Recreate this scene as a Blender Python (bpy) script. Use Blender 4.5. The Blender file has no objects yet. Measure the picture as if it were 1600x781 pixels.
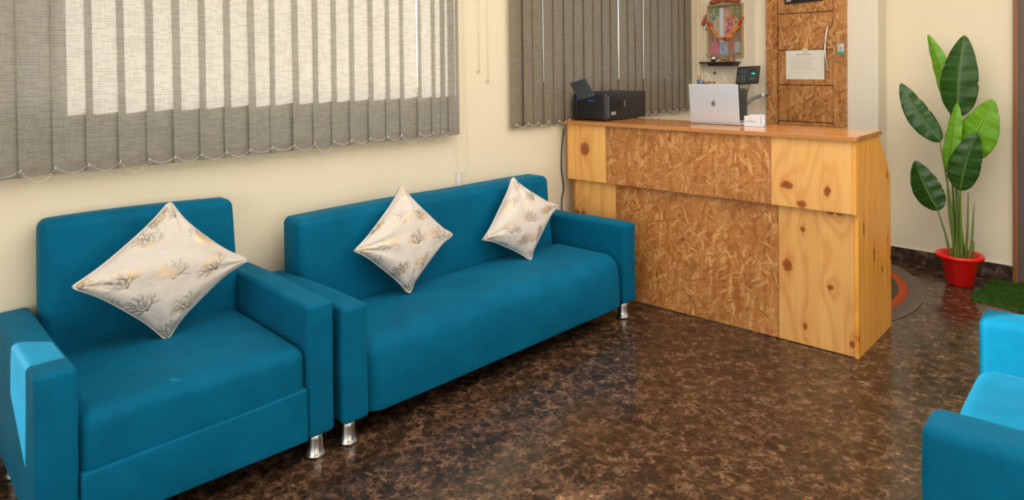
import bpy, bmesh, math, random
import numpy as np
from mathutils import Vector, Matrix

# ------------------------------------------------------------------ camera, world, lights
SC = bpy.context.scene
COL = SC.collection
FPX, PPX, PPY, CAMH = 1090.0, 800.0, 118.0, 1.5
ROLL, PITCH, YAW = math.radians(0.65), math.radians(0.9), math.atan(1145.0/1090.0)
CF = Vector((-math.sin(YAW)*math.cos(PITCH), math.cos(YAW)*math.cos(PITCH), -math.sin(PITCH)))
_r = Vector((math.cos(YAW), math.sin(YAW), 0)); _d = CF.cross(_r)
CR = _r*math.cos(ROLL) + _d*math.sin(ROLL)
CD = -_r*math.sin(ROLL) + _d*math.cos(ROLL)
CAM = Vector((0, 0, CAMH))
cd = bpy.data.cameras.new('camera'); camera = bpy.data.objects.new('camera', cd); COL.objects.link(camera)
M = Matrix.Identity(4)
for i in range(3):
    M[i][0] = CR[i]; M[i][1] = -CD[i]; M[i][2] = -CF[i]; M[i][3] = CAM[i]
camera.matrix_world = M
cd.sensor_width = 36; cd.lens = FPX/1600*36; cd.shift_y = -(390.5-PPY)/1600; cd.clip_start = 0.02
SC.camera = camera

SC.view_settings.view_transform = 'Standard'
SC.view_settings.look = 'None'
SC.view_settings.gamma = 1.0
SC.view_settings.use_curve_mapping = False
SC.view_settings.exposure = 0.13

w = bpy.data.worlds.new('sky'); SC.world = w; w.use_nodes = True
wn = w.node_tree; bg = wn.nodes['Background']
sky = wn.nodes.new('ShaderNodeTexSky'); sky.sky_type = 'NISHITA'; sky.sun_disc = False
sky.sun_elevation = math.radians(30); sky.sun_rotation = math.radians(218); sky.air_density = 1.0
wn.links.new(sky.outputs[0], bg.inputs[0]); bg.inputs[1].default_value = 0.22

SUN = Vector((-0.55, -0.68, 0.33)).normalized()          # direction to the sun
def light(name, kind, loc, energy, color, direction, size=None, size_y=None, angle=None):
    l = bpy.data.lights.new(name, kind); o = bpy.data.objects.new(name, l); COL.objects.link(o)
    l.energy = energy; l.color = color; o.location = loc
    o.rotation_euler = Vector(direction).to_track_quat('-Z', 'Y').to_euler()
    if kind == 'AREA':
        l.shape = 'RECTANGLE'; l.size = size; l.size_y = size_y
    if angle: l.angle = angle
    return o
light('sun', 'SUN', (-6, -6, 6), 13.0, (1.0, 0.95, 0.86), -SUN, angle=math.radians(0.5))
light('rear_fill', 'AREA', (-0.4, -2.7, 1.5), 60, (0.97, 0.98, 1.0), (0, 1, -0.05), 4.2, 2.2)  # added fill, stands in for daylight from behind the camera
light('right_fill', 'AREA', (2.4, 2.6, 1.5), 26, (1.0, 0.95, 0.88), (-1, 0, -0.05), 4.6, 2.2)  # added fill from the unseen right side of the room
light('ceiling_fill', 'AREA', (-1.0, 2.6, 2.82), 112, (1.0, 0.955, 0.89), (0, 0, -1), 3.0, 4.6)  # added overhead fill, there is no lamp body on the ceiling

# ------------------------------------------------------------------ helpers
def hit(px, py, axis, val):
    """the point of the world plane axis=val that is seen at this place of the photograph"""
    q = CF + CR*((px-PPX)/FPX) + CD*((py-PPY)/FPX)
    return CAM + q*((val-CAM[axis])/q[axis])

def link_mesh(name, bm, mat=None, parent=None, smooth=True, mats=None):
    me = bpy.data.meshes.new(name); bm.normal_update(); bm.to_mesh(me); bm.free()
    if smooth:
        for p in me.polygons: p.use_smooth = True
    for m in (mats or ([mat] if mat else [])): me.materials.append(m)
    o = bpy.data.objects.new(name, me); COL.objects.link(o)
    if parent: o.parent = parent
    return o
def thing(name, label, cat, loc=(0,0,0), rz=0.0, group=None, rot=None):
    o = bpy.data.objects.new(name, None); COL.objects.link(o); o.empty_display_size = 0.05
    o.location = loc; o.rotation_euler = rot or (0, 0, rz)
    o['label'] = label; o['category'] = cat
    if group: o['group'] = group
    return o
def tag(o, label, cat, group=None):
    o['label'] = label; o['category'] = cat
    if group: o['group'] = group
    return o
def structure(o):
    o['kind'] = 'structure'; return o
def dup_tree(root):
    r = root.copy(); COL.objects.link(r)
    for ch in list(root.children):
        c = ch.copy(); COL.objects.link(c); c.parent = r
        for g in ch.children:
            d = g.copy(); COL.objects.link(d); d.parent = c
    return r

def add_box(bm, x0, x1, y0, y1, z0, z1):
    v = [bm.verts.new((x, y, z)) for x in (x0, x1) for y in (y0, y1) for z in (z0, z1)]
    for f in ((0,1,3,2),(4,6,7,5),(0,4,5,1),(2,3,7,6),(0,2,6,4),(1,5,7,3)):
        bm.faces.new([v[i] for i in f])
def bevel(bm, w, seg=2):
    bmesh.ops.recalc_face_normals(bm, faces=bm.faces)
    bmesh.ops.bevel(bm, geom=list(bm.edges), offset=w, segments=seg, profile=0.7, affect='EDGES', clamp_overlap=True)
def box_obj(name, dims, mat, parent=None, bev=0.0, seg=2, smooth=False):
    bm = bmesh.new(); add_box(bm, *dims)
    bmesh.ops.recalc_face_normals(bm, faces=bm.faces)
    if bev: bevel(bm, bev, seg)
    return link_mesh(name, bm, mat, parent, smooth)
def rbox(bm, x0, x1, y0, y1, z0, z1, r, m=10, k=4, puff=0.0, fn=None, ms=None):
    """a box with rounded edges, padded faces, warped by fn"""
    lo = Vector((x0,y0,z0)); hi = Vector((x1,y1,z1))
    ls = []
    for a in range(3):
        mm = ms[a] if ms else m
        rr = r
        l = [lo[a]+rr*(1-math.tan(math.pi/4*(1-i/k))) for i in range(k)]
        l += [lo[a]+rr+(hi[a]-lo[a]-2*rr)*i/mm for i in range(mm+1)]
        l += [hi[a]-rr*(1-math.tan(math.pi/4*(i+1)/k)) for i in range(k)]
        ls.append(l)
    cache = {}
    ctr = (lo+hi)/2; half = (hi-lo)/2
    def V(p):
        key = tuple(round(c, 5) for c in p)
        if key in cache: return cache[key]
        q = Vector([min(max(p[a], lo[a]+r), hi[a]-r) for a in range(3)])
        d = Vector(p)-q
        if d.length > 0: d = d.normalized()*r
        n = d.normalized() if d.length > 0 else Vector((0,0,1))
        s = q+d
        if puff:
            t = [abs((p[a]-ctr[a])/half[a]) for a in range(3)]
            for a in range(3):
                if t[a] > 0.999:
                    o = [b for b in range(3) if b != a]
                    amt = puff*(1-t[o[0]]**2)*(1-t[o[1]]**2)
                    s[a] += amt*(1 if p[a] > ctr[a] else -1)
        if fn: s = fn(Vector(s))
        v = bm.verts.new(s); cache[key] = v; return v
    n = [len(l) for l in ls]
    for a in range(3):
        b, c = (a+1) % 3, (a+2) % 3
        for side in (0, n[a]-1):
            for i in range(n[b]-1):
                for j in range(n[c]-1):
                    q = []
                    for (di, dj) in ((0,0),(1,0),(1,1),(0,1)):
                        p = [0,0,0]; p[a] = ls[a][side]; p[b] = ls[b][i+di]; p[c] = ls[c][j+dj]
                        q.append(V(p))
                    if side == 0: q.reverse()
                    try: bm.faces.new(q)
                    except ValueError: pass
def add_tube(bm, pts, rad, seg=8, cap=True):
    pts = [Vector(p) for p in pts]; rads = rad if isinstance(rad, (list, tuple)) else [rad]*len(pts)
    rings = []; up = Vector((0,0,1))
    prev = None
    for i, p in enumerate(pts):
        t = (pts[min(i+1, len(pts)-1)]-pts[max(i-1, 0)]).normalized()
        if prev is None:
            a = t.cross(up)
            if a.length < 1e-3: a = t.cross(Vector((1,0,0)))
            a.normalize()
        else:
            a = (prev - t*prev.dot(t)).normalized()
        prev = a; b = t.cross(a)
        rings.append([bm.verts.new(p+(a*math.cos(2*math.pi*k/seg)+b*math.sin(2*math.pi*k/seg))*rads[i]) for k in range(seg)])
    for i in range(len(rings)-1):
        for k in range(seg):
            bm.faces.new((rings[i][k], rings[i][(k+1)%seg], rings[i+1][(k+1)%seg], rings[i+1][k]))
    if cap:
        bm.faces.new(rings[0][::-1]); bm.faces.new(rings[-1])
def tube_obj(name, pts, rad, mat, parent=None, seg=8):
    bm = bmesh.new(); add_tube(bm, pts, rad, seg); bmesh.ops.recalc_face_normals(bm, faces=bm.faces)
    return link_mesh(name, bm, mat, parent)
def smooth_path(pts, n=8):
    P = [Vector(p) for p in pts]; P = [P[0]*2-P[1]]+P+[P[-1]*2-P[-2]]; out = []
    for i in range(1, len(P)-2):
        for k in range(n):
            t = k/n; a, b, c, d = P[i-1], P[i], P[i+1], P[i+2]
            out.append(0.5*((2*b)+(c-a)*t+(2*a-5*b+4*c-d)*t*t+(-a+3*b-3*c+d)*t**3))
    out.append(P[-2]); return out
def add_lathe(bm, prof, seg=32, c=(0,0,0)):
    rings = []
    for (r, z) in prof:
        if r < 1e-6: rings.append([bm.verts.new((c[0], c[1], c[2]+z))])
        else: rings.append([bm.verts.new((c[0]+r*math.cos(2*math.pi*k/seg), c[1]+r*math.sin(2*math.pi*k/seg), c[2]+z)) for k in range(seg)])
    for a, b in zip(rings[:-1], rings[1:]):
        for k in range(seg):
            k2 = (k+1) % seg
            if len(a) == 1 and len(b) == 1: continue
            if len(a) == 1: bm.faces.new((a[0], b[k], b[k2]))
            elif len(b) == 1: bm.faces.new((a[k], a[k2], b[0]))
            else: bm.faces.new((a[k], a[k2], b[k2], b[k]))
    bmesh.ops.recalc_face_normals(bm, faces=bm.faces)
def lathe_obj(name, prof, mat, parent=None, seg=32, c=(0,0,0)):
    bm = bmesh.new(); add_lathe(bm, prof, seg, c); return link_mesh(name, bm, mat, parent)
def prism(bm, poly, axis, a, b):
    """extrude a 2D polygon along axis from a to b; the polygon's two coordinates are the two other axes in order"""
    def P(p, t):
        q = list(p); q.insert(axis, t); return q
    A = [bm.verts.new(P(p, a)) for p in poly]; B = [bm.verts.new(P(p, b)) for p in poly]
    bm.faces.new(A); bm.faces.new(B[::-1]); n = len(poly)
    for i in range(n): bm.faces.new((A[i], A[(i+1)%n], B[(i+1)%n], B[i]))
    bmesh.ops.recalc_face_normals(bm, faces=bm.faces)

# ------------------------------------------------------------------ materials
def srgb(r, g, b):
    f = lambda c: (c/255/12.92) if c/255 <= 0.04045 else ((c/255+0.055)/1.055)**2.4
    return (f(r), f(g), f(b), 1)
class NT:
    def __init__(s, name, rough=0.5, metal=0.0, color=(0.8,0.8,0.8,1), spec=0.5):
        s.m = bpy.data.materials.new(name); s.m.use_nodes = True; s.t = s.m.node_tree
        s.b = s.t.nodes['Principled BSDF']; s.set('Base Color', color); s.set('Roughness', rough); s.set('Metallic', metal); s.set('Specular IOR Level', spec)
    def set(s, k, v): s.b.inputs[k].default_value = v
    def node(s, typ, **kw):
        n = s.t.nodes.new('ShaderNode'+typ)
        for k, v in kw.items(): setattr(n, k, v)
        return n
    def put(s, sock, v):
        if v is None: return
        if isinstance(v, bpy.types.NodeSocket): s.t.links.new(v, sock)
        else: sock.default_value = v
    def math(s, op, a, b=None, c=None, clamp=False):
        n = s.node('Math', operation=op, use_clamp=clamp)
        s.put(n.inputs[0], a); s.put(n.inputs[1], b); s.put(n.inputs[2], c); return n.outputs[0]
    def coords(s, kind='Object'): return s.node('TexCoord').outputs[kind]
    def mapping(s, v, scale=(1,1,1), rot=(0,0,0), loc=(0,0,0)):
        n = s.node('Mapping'); s.put(n.inputs[0], v); n.inputs['Scale'].default_value = scale; n.inputs['Rotation'].default_value = rot; n.inputs['Location'].default_value = loc
        return n.outputs[0]
    def noise(s, v, scale, detail=4, rough=0.5, dist=0.0):
        n = s.node('TexNoise'); s.put(n.inputs['Vector'], v); n.inputs['Scale'].default_value = scale; n.inputs['Detail'].default_value = detail
        n.inputs['Roughness'].default_value = rough; n.inputs['Distortion'].default_value = dist; return n
    def voronoi(s, v, scale, feature='F1', rnd=1.0):
        n = s.node('TexVoronoi', feature=feature); s.put(n.inputs['Vector'], v); n.inputs['Scale'].default_value = scale; n.inputs['Randomness'].default_value = rnd; return n
    def ramp(s, f, stops, interp='LINEAR'):
        n = s.node('ValToRGB'); s.put(n.inputs[0], f); e = n.color_ramp.elements; n.color_ramp.interpolation = interp
        while len(e) < len(stops): e.new(0.5)
        for i, (p, c) in enumerate(stops): e[i].position = p; e[i].color = c if len(c) == 4 else (*c, 1)
        return n.outputs[0]
    def mix(s, f, a, b, mode='MIX'):
        n = s.node('Mix', data_type='RGBA', blend_type=mode); s.put(n.inputs[0], f); s.put(n.inputs[6], a); s.put(n.inputs[7], b); return n.outputs[2]
    def bump(s, h, strength=0.3, dist=0.01):
        n = s.node('Bump'); n.inputs['Strength'].default_value = strength; n.inputs['Distance'].default_value = dist; s.put(n.inputs['Height'], h)
        s.t.links.new(n.outputs[0], s.b.inputs['Normal'])
    def color(s, c): s.put(s.b.inputs['Base Color'], c)
    def sep(s, v):
        n = s.node('SeparateXYZ'); s.put(n.inputs[0], v); return n.outputs
    def comb(s, x=0.0, y=0.0, z=0.0):
        n = s.node('CombineXYZ'); s.put(n.inputs[0], x); s.put(n.inputs[1], y); s.put(n.inputs[2], z); return n.outputs[0]
G = lambda v: (v, v, v, 1)
def plain(name, rgb, rough=0.5, metal=0.0, spec=0.5, var=0.06, scale=20):
    m = NT(name, rough, metal, srgb(*rgb), spec)
    n = m.noise(m.coords(), scale, 3)
    c = srgb(*rgb); m.color(m.mix(n.outputs[0], tuple(x*(1-var) for x in c[:3])+(1,), tuple(min(1, x*(1+var)) for x in c[:3])+(1,)))
    return m.m

def wall_mat(name, rgb):
    m = NT(name, 0.55, spec=0.3); c = m.coords()
    n = m.noise(c, 1.3, 4); base = srgb(*rgb)
    m.color(m.mix(m.ramp(n.outputs[0], [(0.35, G(0)), (0.7, G(1))]), tuple(x*0.965 for x in base[:3])+(1,), base))
    m.bump(m.noise(c, 60, 4).outputs[0], 0.08, 0.004); return m.m
MW = wall_mat('cream_wall_paint', (231, 217, 188))
MW2 = wall_mat('pale_wall_paint', (228, 218, 198))
MCEIL = wall_mat('ceiling_paint', (240, 235, 225))

def floor_mat():
    m = NT('brown_marble_tiles', 0.14, spec=0.45); c = m.coords()
    d = m.noise(c, 16, 5, 0.65); off = m.node('VectorMath', operation='SCALE'); m.put(off.inputs[0], d.outputs['Color']); off.inputs['Scale'].default_value = 0.05
    add = m.node('VectorMath', operation='ADD'); m.put(add.inputs[0], c); m.put(add.inputs[1], off.outputs[0]); v = add.outputs[0]
    bgn = m.noise(v, 24, 9, 0.80).outputs[0]
    col = m.ramp(bgn, [(0.34, srgb(34,25,18)), (0.45, srgb(70,50,36)), (0.53, srgb(98,71,51)), (0.61, srgb(140,106,80)), (0.70, srgb(190,160,130))])
    patch = m.noise(c, 4, 4, 0.6).outputs[0]
    col = m.mix(1.0, col, m.ramp(patch, [(0.3, G(0.68)), (0.7, G(0.92))]), 'MULTIPLY')
    for sc_, thr, lo_ in ((15, 0.45, 0.34), (27, 0.40, 0.34), (50, 0.45, 0.32)):
        vv = m.voronoi(m.mapping(v, loc=(sc_*0.13, sc_*0.07, 0)), sc_); cs = m.sep(vv.outputs['Color'])
        rad = m.math('MULTIPLY', cs[1], 0.22); inside_ = m.ramp(m.math('SUBTRACT', m.math('ADD', rad, lo_), vv.outputs['Distance']), [(0.0, G(0)), (0.05, G(1))])
        f = m.math('MULTIPLY', inside_, m.math('GREATER_THAN', cs[0], thr))
        col = m.mix(m.math('MULTIPLY', f, 0.68), col, m.mix(cs[2], srgb(18,14,11), srgb(54,39,28)))
    v1 = m.voronoi(v, 13, 'DISTANCE_TO_EDGE'); vn = m.ramp(m.noise(c, 6, 4, 0.7).outputs[0], [(0.48, G(0)), (0.62, G(1))])
    col = m.mix(m.math('MULTIPLY', m.math('MULTIPLY', m.ramp(v1.outputs[0], [(0.0, G(1)), (0.03, G(0))]), vn), 0.45), col, srgb(150,122,98))
    br = m.node('TexBrick'); m.put(br.inputs['Vector'], m.mapping(c, rot=(0,0,0), loc=(0.3,0.37,0))); br.offset = 0
    br.inputs['Scale'].default_value = 1; br.inputs['Brick Width'].default_value = 0.8; br.inputs['Row Height'].default_value = 0.8; br.inputs['Mortar Size'].default_value = 0.0015
    col = m.mix(m.math('MULTIPLY', br.outputs['Fac'], 0.6), col, srgb(40,30,25))
    m.color(col)
    m.put(m.b.inputs['Roughness'], m.ramp(m.noise(c, 5, 3).outputs[0], [(0.3, G(0.12)), (0.7, G(0.24))]))
    return m.m
MFLOOR = floor_mat()
def marble_skirt():
    m = NT('dark_marble_skirting', 0.2); c = m.coords()
    n = m.noise(c, 14, 8, 0.75, 0.6).outputs[0]
    m.color(m.ramp(n, [(0.3, srgb(30,24,22)), (0.5, srgb(66,50,42)), (0.62, srgb(120,98,84)), (0.72, srgb(60,48,42))])); return m.m
MSKIRT = marble_skirt()

def osb(name, plane, tones, seed=0.0, fl=(80, 15), rough=0.35, glossmix=0.0):
    m = NT(name, rough); s = m.sep(m.coords()); a, b = {'xz': (0, 2), 'yz': (1, 2)}[plane]
    uv = m.comb(m.math('ADD', s[a], 5.3+seed), m.math('ADD', s[b], 3.1+seed), seed)
    w_ = m.noise(uv, 5, 2); sc = m.node('VectorMath', operation='SCALE'); m.put(sc.inputs[0], w_.outputs['Color']); sc.inputs['Scale'].default_value = 0.02
    ad = m.node('VectorMath', operation='ADD'); m.put(ad.inputs[0], uv); m.put(ad.inputs[1], sc.outputs[0]); uv = ad.outputs[0]
    col = None; height = None
    for i, ang in enumerate((0.1, 1.35, 0.75, -0.65, 2.0, -0.25, 1.0)):
        k = 1.0+0.25*math.sin(i*2.1)
        v = m.voronoi(m.mapping(uv, scale=(1,1,1), rot=(0,0,ang), loc=(i*0.37, i*0.71, 0)), 1.0)
        mp = v.inputs['Vector'].links[0].from_node
        mp2 = m.node('Mapping'); mp2.inputs['Scale'].default_value = (fl[0]*k, fl[1]*k, 1); m.put(mp2.inputs[0], mp.outputs[0]); m.put(v.inputs['Vector'], mp2.outputs[0])
        cs = m.sep(v.outputs['Color'])
        tone = m.ramp(cs[0], [(0.0, srgb(*tones[0])), (0.35, srgb(*tones[1])), (0.75, srgb(*tones[2])), (1.0, srgb(*tones[3]))])
        if col is None: col = tone; height = cs[2]
        else:
            f = m.math('MULTIPLY', m.math('GREATER_THAN', cs[1], 0.76), m.math('LESS_THAN', v.outputs['Distance'], 0.55))
            col = m.mix(m.math('MULTIPLY', f, 0.85), col, tone)
            height = m.math('ADD', m.math('MULTIPLY', height, m.math('SUBTRACT', 1.0, f)), m.math('MULTIPLY', cs[2], f))
    n = m.noise(uv, 90, 5, 0.7).outputs[0]
    col = m.mix(1.0, col, m.ramp(n, [(0.3, G(0.72)), (0.6, G(1.0))]), 'MULTIPLY')
    n2 = m.noise(uv, 3, 3).outputs[0]
    col = m.mix(1.0, col, m.ramp(n2, [(0.35, G(0.84)), (0.65, G(1.0))]), 'MULTIPLY')
    sp = m.noise(uv, 24, 3, 0.6).outputs[0]
    col = m.mix(m.ramp(sp, [(0.66, G(0)), (0.74, G(0.55))]), col, srgb(96,52,20))
    m.color(col); m.bump(height, 0.12, 0.002); return m.m
MOSB = osb('flake_board_counter', 'xz', [(176,106,50), (204,132,68), (216,146,80), (238,182,114)], 0.0, (62, 12))
MOSB_D = osb('flake_board_door', 'xz', [(156,96,48), (192,130,72), (206,144,84), (226,174,114)], 2.7, (60, 12))

def pine(name, plane, knots, light_=(228,168,96), dark=(196,128,58), red=(120,52,14), board=0.14, vertical=True, rough=0.3, freq=70, ph=0.0):
    m = NT(name, rough); s = m.sep(m.coords()); ia, ib = {'xz': (0, 2), 'yz': (1, 2), 'xy': (1, 0)}[plane]
    a, b = s[ia], s[ib]
    kn_ = m.sep(m.noise(m.coords(), 30, 3).outputs['Color']); a2 = m.math('ADD', a, m.math('MULTIPLY', m.math('SUBTRACT', kn_[0], 0.5), 0.022)); b2 = m.math('ADD', b, m.math('MULTIPLY', m.math('SUBTRACT', kn_[1], 0.5), 0.03))
    uv = m.comb(m.math('MULTIPLY', a, 1.0), m.math('MULTIPLY', b, 0.05), ph)
    wob = m.noise(uv, 6, 3, 0.5).outputs[0]
    phase = m.math('ADD', m.math('MULTIPLY', a, freq), m.math('MULTIPLY', wob, 26.0))
    kmask = None; hmask = None
    for (ka, kb, ra, rb) in knots:
        da = m.math('DIVIDE', m.math('SUBTRACT', a2, ka), ra); db = m.math('DIVIDE', m.math('SUBTRACT', b2, kb), rb)
        d = m.math('SQRT', m.math('ADD', m.math('MULTIPLY', da, da), m.math('MULTIPLY', db, db)))
        d2 = m.math('SQRT', m.math('ADD', m.math('MULTIPLY', da, da), m.math('MULTIPLY', m.math('MULTIPLY', db, 0.42), m.math('MULTIPLY', db, 0.42))))
        phase = m.math('ADD', phase, m.math('MULTIPLY', m.math('POWER', 2.718, m.math('MULTIPLY', d2, -0.45)), 13.0))
        k = m.math('SUBTRACT', 1.0, m.math('SMOOTH_MIN', m.math('MULTIPLY', d, 0.95), 1.0, 0.3), clamp=True)
        h = m.math('POWER', 2.718, m.math('MULTIPLY', d2, -1.1))
        kmask = k if kmask is None else m.math('MAXIMUM', kmask, k); hmask = h if hmask is None else m.math('MAXIMUM', hmask, h)
    g = m.math('ADD', m.math('MULTIPLY', m.math('SINE', phase), 0.5), 0.5)
    fine = m.noise(m.comb(m.math('MULTIPLY', a, 9.0), m.math('MULTIPLY', b, 0.35), ph), 14, 4, 0.7).outputs[0]
    gg = m.math('ADD', m.math('MULTIPLY', m.math('POWER', g, 2.2), 0.55), m.math('MULTIPLY', fine, 0.5))
    col = m.mix(m.ramp(gg, [(0.2, G(0)), (0.95, G(0.68))]), srgb(*light_), srgb(*dark))
    if board:
        bi = m.math('FLOOR', m.math('DIVIDE', m.math('ADD', a, 7.0), board))
        wn_ = m.node('TexWhiteNoise', noise_dimensions='1D'); m.put(wn_.inputs['W'], bi)
        col = m.mix(m.math('MULTIPLY', wn_.outputs['Value'], 0.32), col, srgb(*dark))
        fr = m.math('FRACT', m.math('DIVIDE', m.math('ADD', a, 7.0), board))
        col = m.mix(m.math('MULTIPLY', m.math('LESS_THAN', fr, 0.012), 0.45), col, srgb(*red))
    if kmask is not None:
        col = m.mix(m.math('MULTIPLY', hmask, 0.8), col, srgb(dark[0]-12, dark[1]-30, dark[2]-26))
        kn = m.ramp(kmask, [(0.0, G(0)), (0.25, G(0.9)), (1.0, G(1))])
        col = m.mix(kn, col, m.mix(m.noise(m.coords(), 90, 4).outputs[0], srgb(*red), srgb(176,96,36)))
    st = m.noise(m.comb(m.math('MULTIPLY', a, 3.0), m.math('MULTIPLY', b, 0.6), ph+3), 8, 4, 0.6).outputs[0]
    col = m.mix(m.ramp(st, [(0.62, G(0)), (0.76, G(0.2))]), col, srgb(172,100,38))
    m.color(col); m.bump(fine, 0.06, 0.002); return m.m

def velvet(name, tilt=0.0):
    m = NT(name, 0.7, spec=0.07); c = m.coords()
    n = m.ramp(m.noise(c, 5, 4, 0.6, 0.5).outputs[0], [(0.3, G(0)), (0.75, G(1))])
    m.color(m.mix(n, (0.0003, 0.094, 0.172, 1), (0.0006, 0.128, 0.235, 1)))
    m.set('Sheen Weight', 0.2); m.set('Sheen Roughness', 0.35); m.set('Sheen Tint', (0.15, 0.62, 0.85, 1))
    h = m.math('ADD', m.math('MULTIPLY', m.noise(c, 4, 2, 0.5, 0.6).outputs[0], 1.0), m.math('MULTIPLY', m.noise(c, 500, 2).outputs[0], 0.03))
    m.bump(h, 0.35, 0.02); return m.m
MTEAL = velvet('teal_velvet')

def steel(name, rgb=(190,186,178), rough=0.18):
    m = NT(name, rough, 1.0, srgb(*rgb)); return m.m
MCHROME = steel('brushed_chrome', rough=0.28); MCHR2 = steel('polished_chrome', (215,215,215), 0.12)
MBRASS = steel('brass', (190,140,80), 0.3)

def blind_mat(name, rgb, tr):
    m = NT(name, 0.8, spec=0.1); c = m.coords(); s = m.sep(c)
    # crosshatch weave: short horizontal and vertical dashes
    def dash(u, v, fu, fv, seed):
        row = m.math('FLOOR', m.math('MULTIPLY', v, fv))
        wn_ = m.node('TexWhiteNoise', noise_dimensions='1D'); m.put(wn_.inputs['W'], m.math('ADD', row, seed))
        cu = m.math('ADD', m.math('MULTIPLY', u, fu), m.math('MULTIPLY', wn_.outputs['Value'], 7.0))
        w2 = m.node('TexWhiteNoise', noise_dimensions='2D'); m.put(w2.inputs['Vector'], m.comb(m.math('FLOOR', cu), row, 0.0))
        on = m.math('GREATER_THAN', w2.outputs['Value'], 0.55)
        fr = m.math('FRACT', m.math('MULTIPLY', v, fv))
        return m.math('MULTIPLY', on, m.math('LESS_THAN', fr, 0.27))
    h = dash(s[1], s[2], 30.0, 100.0, 3.0); v = dash(s[2], s[1], 22.0, 120.0, 11.0)
    pat = m.math('ADD', m.math('MULTIPLY', h, 0.8), m.math('MULTIPLY', v, 0.5), clamp=True)
    n = m.noise(c, 300, 2).outputs[0]; pat = m.math('ADD', m.math('MULTIPLY', pat, 0.8), m.math('MULTIPLY', n, 0.25), clamp=True)
    pocket = m.math('LESS_THAN', s[2], 1.145)
    base = srgb(*rgb)
    col = m.mix(pat, base, tuple(x*0.50 for x in base[:3])+(1,))
    col = m.mix(m.math('MULTIPLY', pocket, 0.30), col, tuple(x*y for x, y in zip(base[:3], (0.55,0.47,0.38)))+(1,))
    m.color(col)
    t = m.node('BsdfTranslucent'); m.put(t.inputs[0], m.mix(pat, (tr[0], tr[1], tr[2], 1), (tr[0]*0.72, tr[1]*0.66, tr[2]*0.60, 1)))
    ad = m.node('AddShader'); m.t.links.new(m.b.outputs[0], ad.inputs[0]); m.t.links.new(t.outputs[0], ad.inputs[1])
    out = m.t.nodes['Material Output']; m.t.links.new(ad.outputs[0], out.inputs['Surface'])
    return m.m
MBLIND = blind_mat('grey_woven_blind_fabric', (142,139,128), (0.145, 0.140, 0.128))
MBLIND2 = blind_mat('taupe_woven_blind_fabric', (132,122,105), (0.11, 0.100, 0.085))

def glass(name):
    m = bpy.data.materials.new(name); m.use_nodes = True; t = m.node_tree; t.nodes.clear()
    o = t.nodes.new('ShaderNodeOutputMaterial'); a = t.nodes.new('ShaderNodeBsdfTransparent'); b = t.nodes.new('ShaderNodeBsdfGlossy'); b.inputs['Roughness'].default_value = 0.02
    x = t.nodes.new('ShaderNodeMixShader'); x.inputs[0].default_value = 0.05; t.links.new(a.outputs[0], x.inputs[1]); t.links.new(b.outputs[0], x.inputs[2]); t.links.new(x.outputs[0], o.inputs[0])
    return m
MGLASS = glass('window_glass')
MALU = plain('white_window_frame', (205,205,200), 0.4)
MWHITE = plain('white_plastic', (225,222,214), 0.4)
MCREAMP = plain('cream_plastic', (214,202,172), 0.5)
MBLACK = plain('black_plastic', (30,32,34), 0.32)
MBLACKM = plain('matt_black_plastic', (40,42,44), 0.6)
MGREY = plain('grey_plastic', (120,120,116), 0.5)
MDGREY = plain('dark_grey_plastic', (70,78,84), 0.35)
MPAPER = plain('white_paper', (226,222,208), 0.7, var=0.02)
MINK = plain('brown_ink', (176,158,128), 0.7)
MINK2 = plain('grey_ink', (150,146,138), 0.7)

# ------------------------------------------------------------------ the room
XW, YB, YD, YL = -3.2, 5.67, 5.50, 5.33          # left wall, back wall, door wall, picture wall
XR, YR, ZC = 2.5, -2.8, 2.9
structure(box_obj('floor', (-3.6, XR+0.2, YR-0.2, 6.2, -0.1, 0.0), MFLOOR))
structure(box_obj('ceiling', (-3.36, XR+0.2, YR-0.2, 6.2, ZC, ZC+0.1), MCEIL))
def wall_with_holes(name, axis, t0, t1, u0, u1, z0, z1, holes, mat):
    us = sorted({u0, u1} | {h[0] for h in holes} | {h[1] for h in holes}); zs = sorted({z0, z1} | {h[2] for h in holes} | {h[3] for h in holes})
    bm = bmesh.new()
    for a, b in zip(us[:-1], us[1:]):
        for c, d in zip(zs[:-1], zs[1:]):
            mu, mz = (a+b)/2, (c+d)/2
            if any(h[0] < mu < h[1] and h[2] < mz < h[3] for h in holes): continue
            if axis == 'x': add_box(bm, t0, t1, a, b, c, d)
            else: add_box(bm, a, b, t0, t1, c, d)
    bmesh.ops.remove_doubles(bm, verts=bm.verts, dist=1e-5)
    seen = {}
    for f in list(bm.faces):                       # drop the doubled faces between neighbouring blocks
        key = tuple(sorted(v.index for v in f.verts))
    bm.verts.index_update()
    for f in list(bm.faces): seen.setdefault(tuple(sorted(v.index for v in f.verts)), []).append(f)
    bmesh.ops.delete(bm, geom=[f for l in seen.values() if len(l) > 1 for f in l], context='FACES_ONLY')
    bmesh.ops.recalc_face_normals(bm, faces=bm.faces)
    return structure(link_mesh(name, bm, mat, smooth=False))
W1 = (0.347, 2.45, 1.36, 2.2); W2 = (3.22, 4.95, 1.36, 2.2)
W3 = (-0.62, -0.135, 0.68, 1.10); W4 = (-1.30, -0.38, 1.85, 2.62)  # unseen openings, added and sized so sun beams land on the two armchairs
wall_with_holes('wall_left', 'x', XW-0.15, XW, YR-0.2, 6.2, 0, ZC, [W1, W2, W3, W4], MW)
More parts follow.
